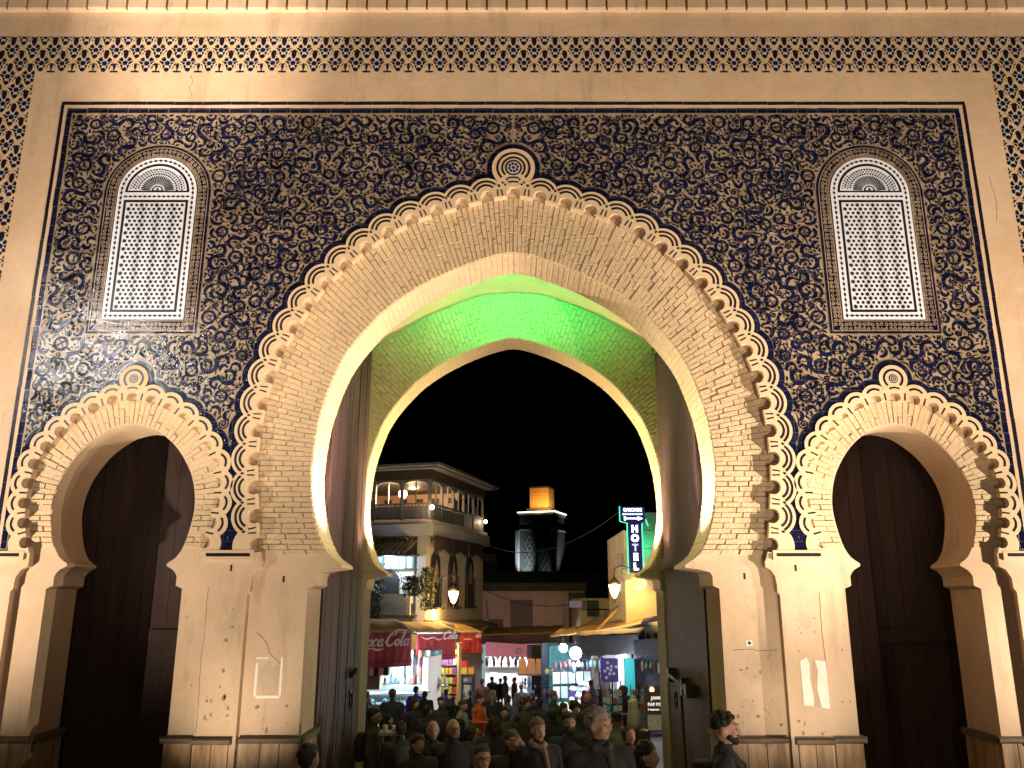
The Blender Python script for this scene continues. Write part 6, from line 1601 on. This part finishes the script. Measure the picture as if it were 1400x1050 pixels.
# middle of the crowd
person('man in a navy jacket seen from behind before the bright food case', 537, 942, 21.4, R(175), NAVY, style='short', vox=.02)
person('dark-coated woman right of the navy-jacketed man, head bowed', 566, 953, 19, R(60), DK, style='long', vox=.026, nod=R(14))
person('person in black with a dark backpack turned to the shops', 585, 964, 18, R(150), DK, style='short', vox=.026, pack=(.02, .02, .025))
person('young man in black facing us among the crowd', 603, 953, 20, R(10), DK, style='short', vox=.026, skin='m')
person('woman in a pale beige jacket in profile beside the orange jacket', 632, 957, 19.3, R(75), (.26, .24, .19), hair=(.07, .05, .035), style='short', vox=.022, arms='front', nod=R(12))
person('person in a bright orange jacket looking at a phone', 655, 949, 21.4, R(62), (.62, .13, .015), pants=(.10, .12, .16), hair=(.03, .02, .015), style='short', arms='front', vox=.019, nod=R(14))
person('blonde woman in a long black coat seen from behind', 673, 943, 23, R(185), DK, hair=(.35, .25, .14), style='long', vox=.026, coat=.3)
person('person in a grey jacket with a blue backpack seen from behind', 695, 950, 24, R(165), (.17, .17, .19), style='short', pack=(.05, .06, .16), vox=.026, hair=(.06, .05, .04))
person('woman with a mass of curly auburn hair', 720, 951, 18.1, R(25), (.05, .04, .035), hair=(.11, .045, .02), style='curly', vox=.02)
person('dark-jacketed man with his back to us right of the curly hair', 738, 954, 20, R(170), (.025, .03, .033), style='short', vox=.026)
person('grey-haired man in a dark coat turned towards the stall', 757, 944, 21, R(110), DK, hair=(.16, .15, .14), style='grey', vox=.026)
person('woman in black looking down beside the grey-haired man', 770, 961, 18.5, R(30), DK, style='long', vox=.026, nod=R(14))
person('bald man with glasses facing left before the souvenir stall', 803, 947, 21.0, R(-55), (.03, .03, .035), style='bald', glasses=True, vox=.019)
person('dark figure at the far left edge by the jamb', 500, 945, 17.5, R(120), DK, style='short', vox=.024)
# farther, towards the shops
person('person in a glossy electric blue puffer jacket at the food case', 569, 938, 28, R(170), (.02, .03, .65), style='short', vox=.026, shine=True)
person('dark-hooded companion of the blue puffer jacket', 581, 944, 27.8, R(185), DK, style='hood', vox=.028)
person('man in grey-blue at the snack rack', 611, 942, 28, R(140), (.13, .15, .18), style='short', vox=.028)
person('boy in black next to the grey-blue man', 620, 952, 27, R(170), DK, style='short', vox=.028)
person('person in black before the blue fridge', 643, 944, 29, R(190), DK, style='short', vox=.028)
person('person in a maroon jacket walking to the white shop', 659, 928, 36, R(180), (.13, .05, .06), style='short', vox=.03)
for u, v, Y, yw, jk, lb in ((673, 925, 44, 150, (.05, .08, .12), 'figure in slate blue silhouetted at the left of the white shop'), (684, 927, 44.5, 200, DK, 'black silhouette second from the left at the white shop'), (691, 924, 43.5, 100, (.16, .17, .2), 'figure in pale grey turned right before the white shop'), (703, 926, 45, 250, (.12, .1, .08), 'brown-coated figure turned left at the right of the white shop'), (713, 936, 33, 170, (.06, .055, .05), 'shopper with back turned beside the market cart'), (808, 928, 29.3, 160, (.12, .05, .10), 'shopper in plum at the heap of pale goods'), (748, 943, 34, 170, DK, 'dark shopper bending at the market cart')):
    person(lb, u, v, Y, R(yw), jk, style='short', vox=.03)
for u, v, Y, yw, jk, hr, stl, kw, lb in (
    (548, 986, 12.6, 200, (.03, .03, .035), (.02, .015, .012), 'short', dict(pack=(.05, .045, .04)), 'person with a grey-brown backpack seen from behind by the small table'),
    (572, 1003, 9.8, 30, (.05, .04, .035), (.06, .035, .02), 'long', {}, 'long-haired woman low in front of the bald man, brown coat'),
    (645, 993, 11.6, 150, (.02, .03, .025), (.03, .025, .02), 'short', {}, 'man in dark green turned away behind the man with glasses'),
    (676, 979, 13.0, 185, (.04, .04, .05), (.05, .035, .02), 'long', {}, 'long-haired woman in charcoal with her back to us at mid crowd'),
    (756, 968, 15.0, 170, (.02, .02, .024), (.04, .03, .02), 'short', {}, 'man in black seen from behind between the curly and the bearded heads'),
    (797, 972, 14.0, 140, (.05, .05, .055), (.09, .08, .07), 'grey', {}, 'grey-haired man in charcoal turned right behind the elderly man'),
    (860, 992, 11.0, 20, (.07, .06, .05), (.03, .02, .015), 'hood', {}, 'person in a taupe hood right of the beret'),
    (530, 975, 15.5, 120, (.05, .03, .03), (.02, .015, .01), 'long', {}, 'woman in dark wine coat turned to the shops by the left jamb'),
    (617, 962, 17.0, 190, (.03, .035, .05), (.03, .02, .015), 'short', dict(pack=(.09, .03, .03)), 'person with a dark red backpack behind the bald men'),
    (690, 966, 16.5, 10, (.06, .055, .05), (.1, .07, .04), 'short', {}, 'light-brown-haired man facing us beside the curly-haired woman'),
    (786, 958, 18.0, 30, (.04, .04, .045), (.03, .02, .015), 'curly', {}, 'woman with dark curly hair left of the bald man at the stall'),
    (712, 962, 20.5, 175, (.09, .08, .07), (.05, .04, .03), 'short', {}, 'man in a taupe jacket from behind, beside the blue backpack')):
    person(lb, u, v, Y, R(yw), jk, hair=hr, style=stl, vox=.022, skin='m' if int(u) % 2 else 'l', **kw)
# small table with cups at the left of the crowd
p = at(533, 1000, 13.2)
tb = thing('street_table', 'small grey table with cups at the lower left of the passage', 'table', (p.x, 13.2, gz(13.2)))
h = p.z-gz(13.2); MB().box(-.15, .15, -.14, .14, h-.04, h).build('top', M_GREYW, tb)
for sx in (-1, 1):
    for sy in (-1, 1): MB().box(sx*.13-.015, sx*.13+.015, sy*.12-.015, sy*.12+.015, 0, h-.042).build('leg', M_DARKW, tb)
for k, (x, y, lb) in enumerate(((-.07, 0, 'left'), (.07, -.03, 'right'))):
    o = MB().lathe([(.025, 0), (.035, .02), (.04, .09), (.036, .09)], 10).build('cup', M_WHITEP, None, True); o.location = (p.x+x, 13.2+y, p.z+.001); tag(o, f'small white cup at the {lb} of the grey street table', 'cup')

bpy.data.scenes.remove(TS)
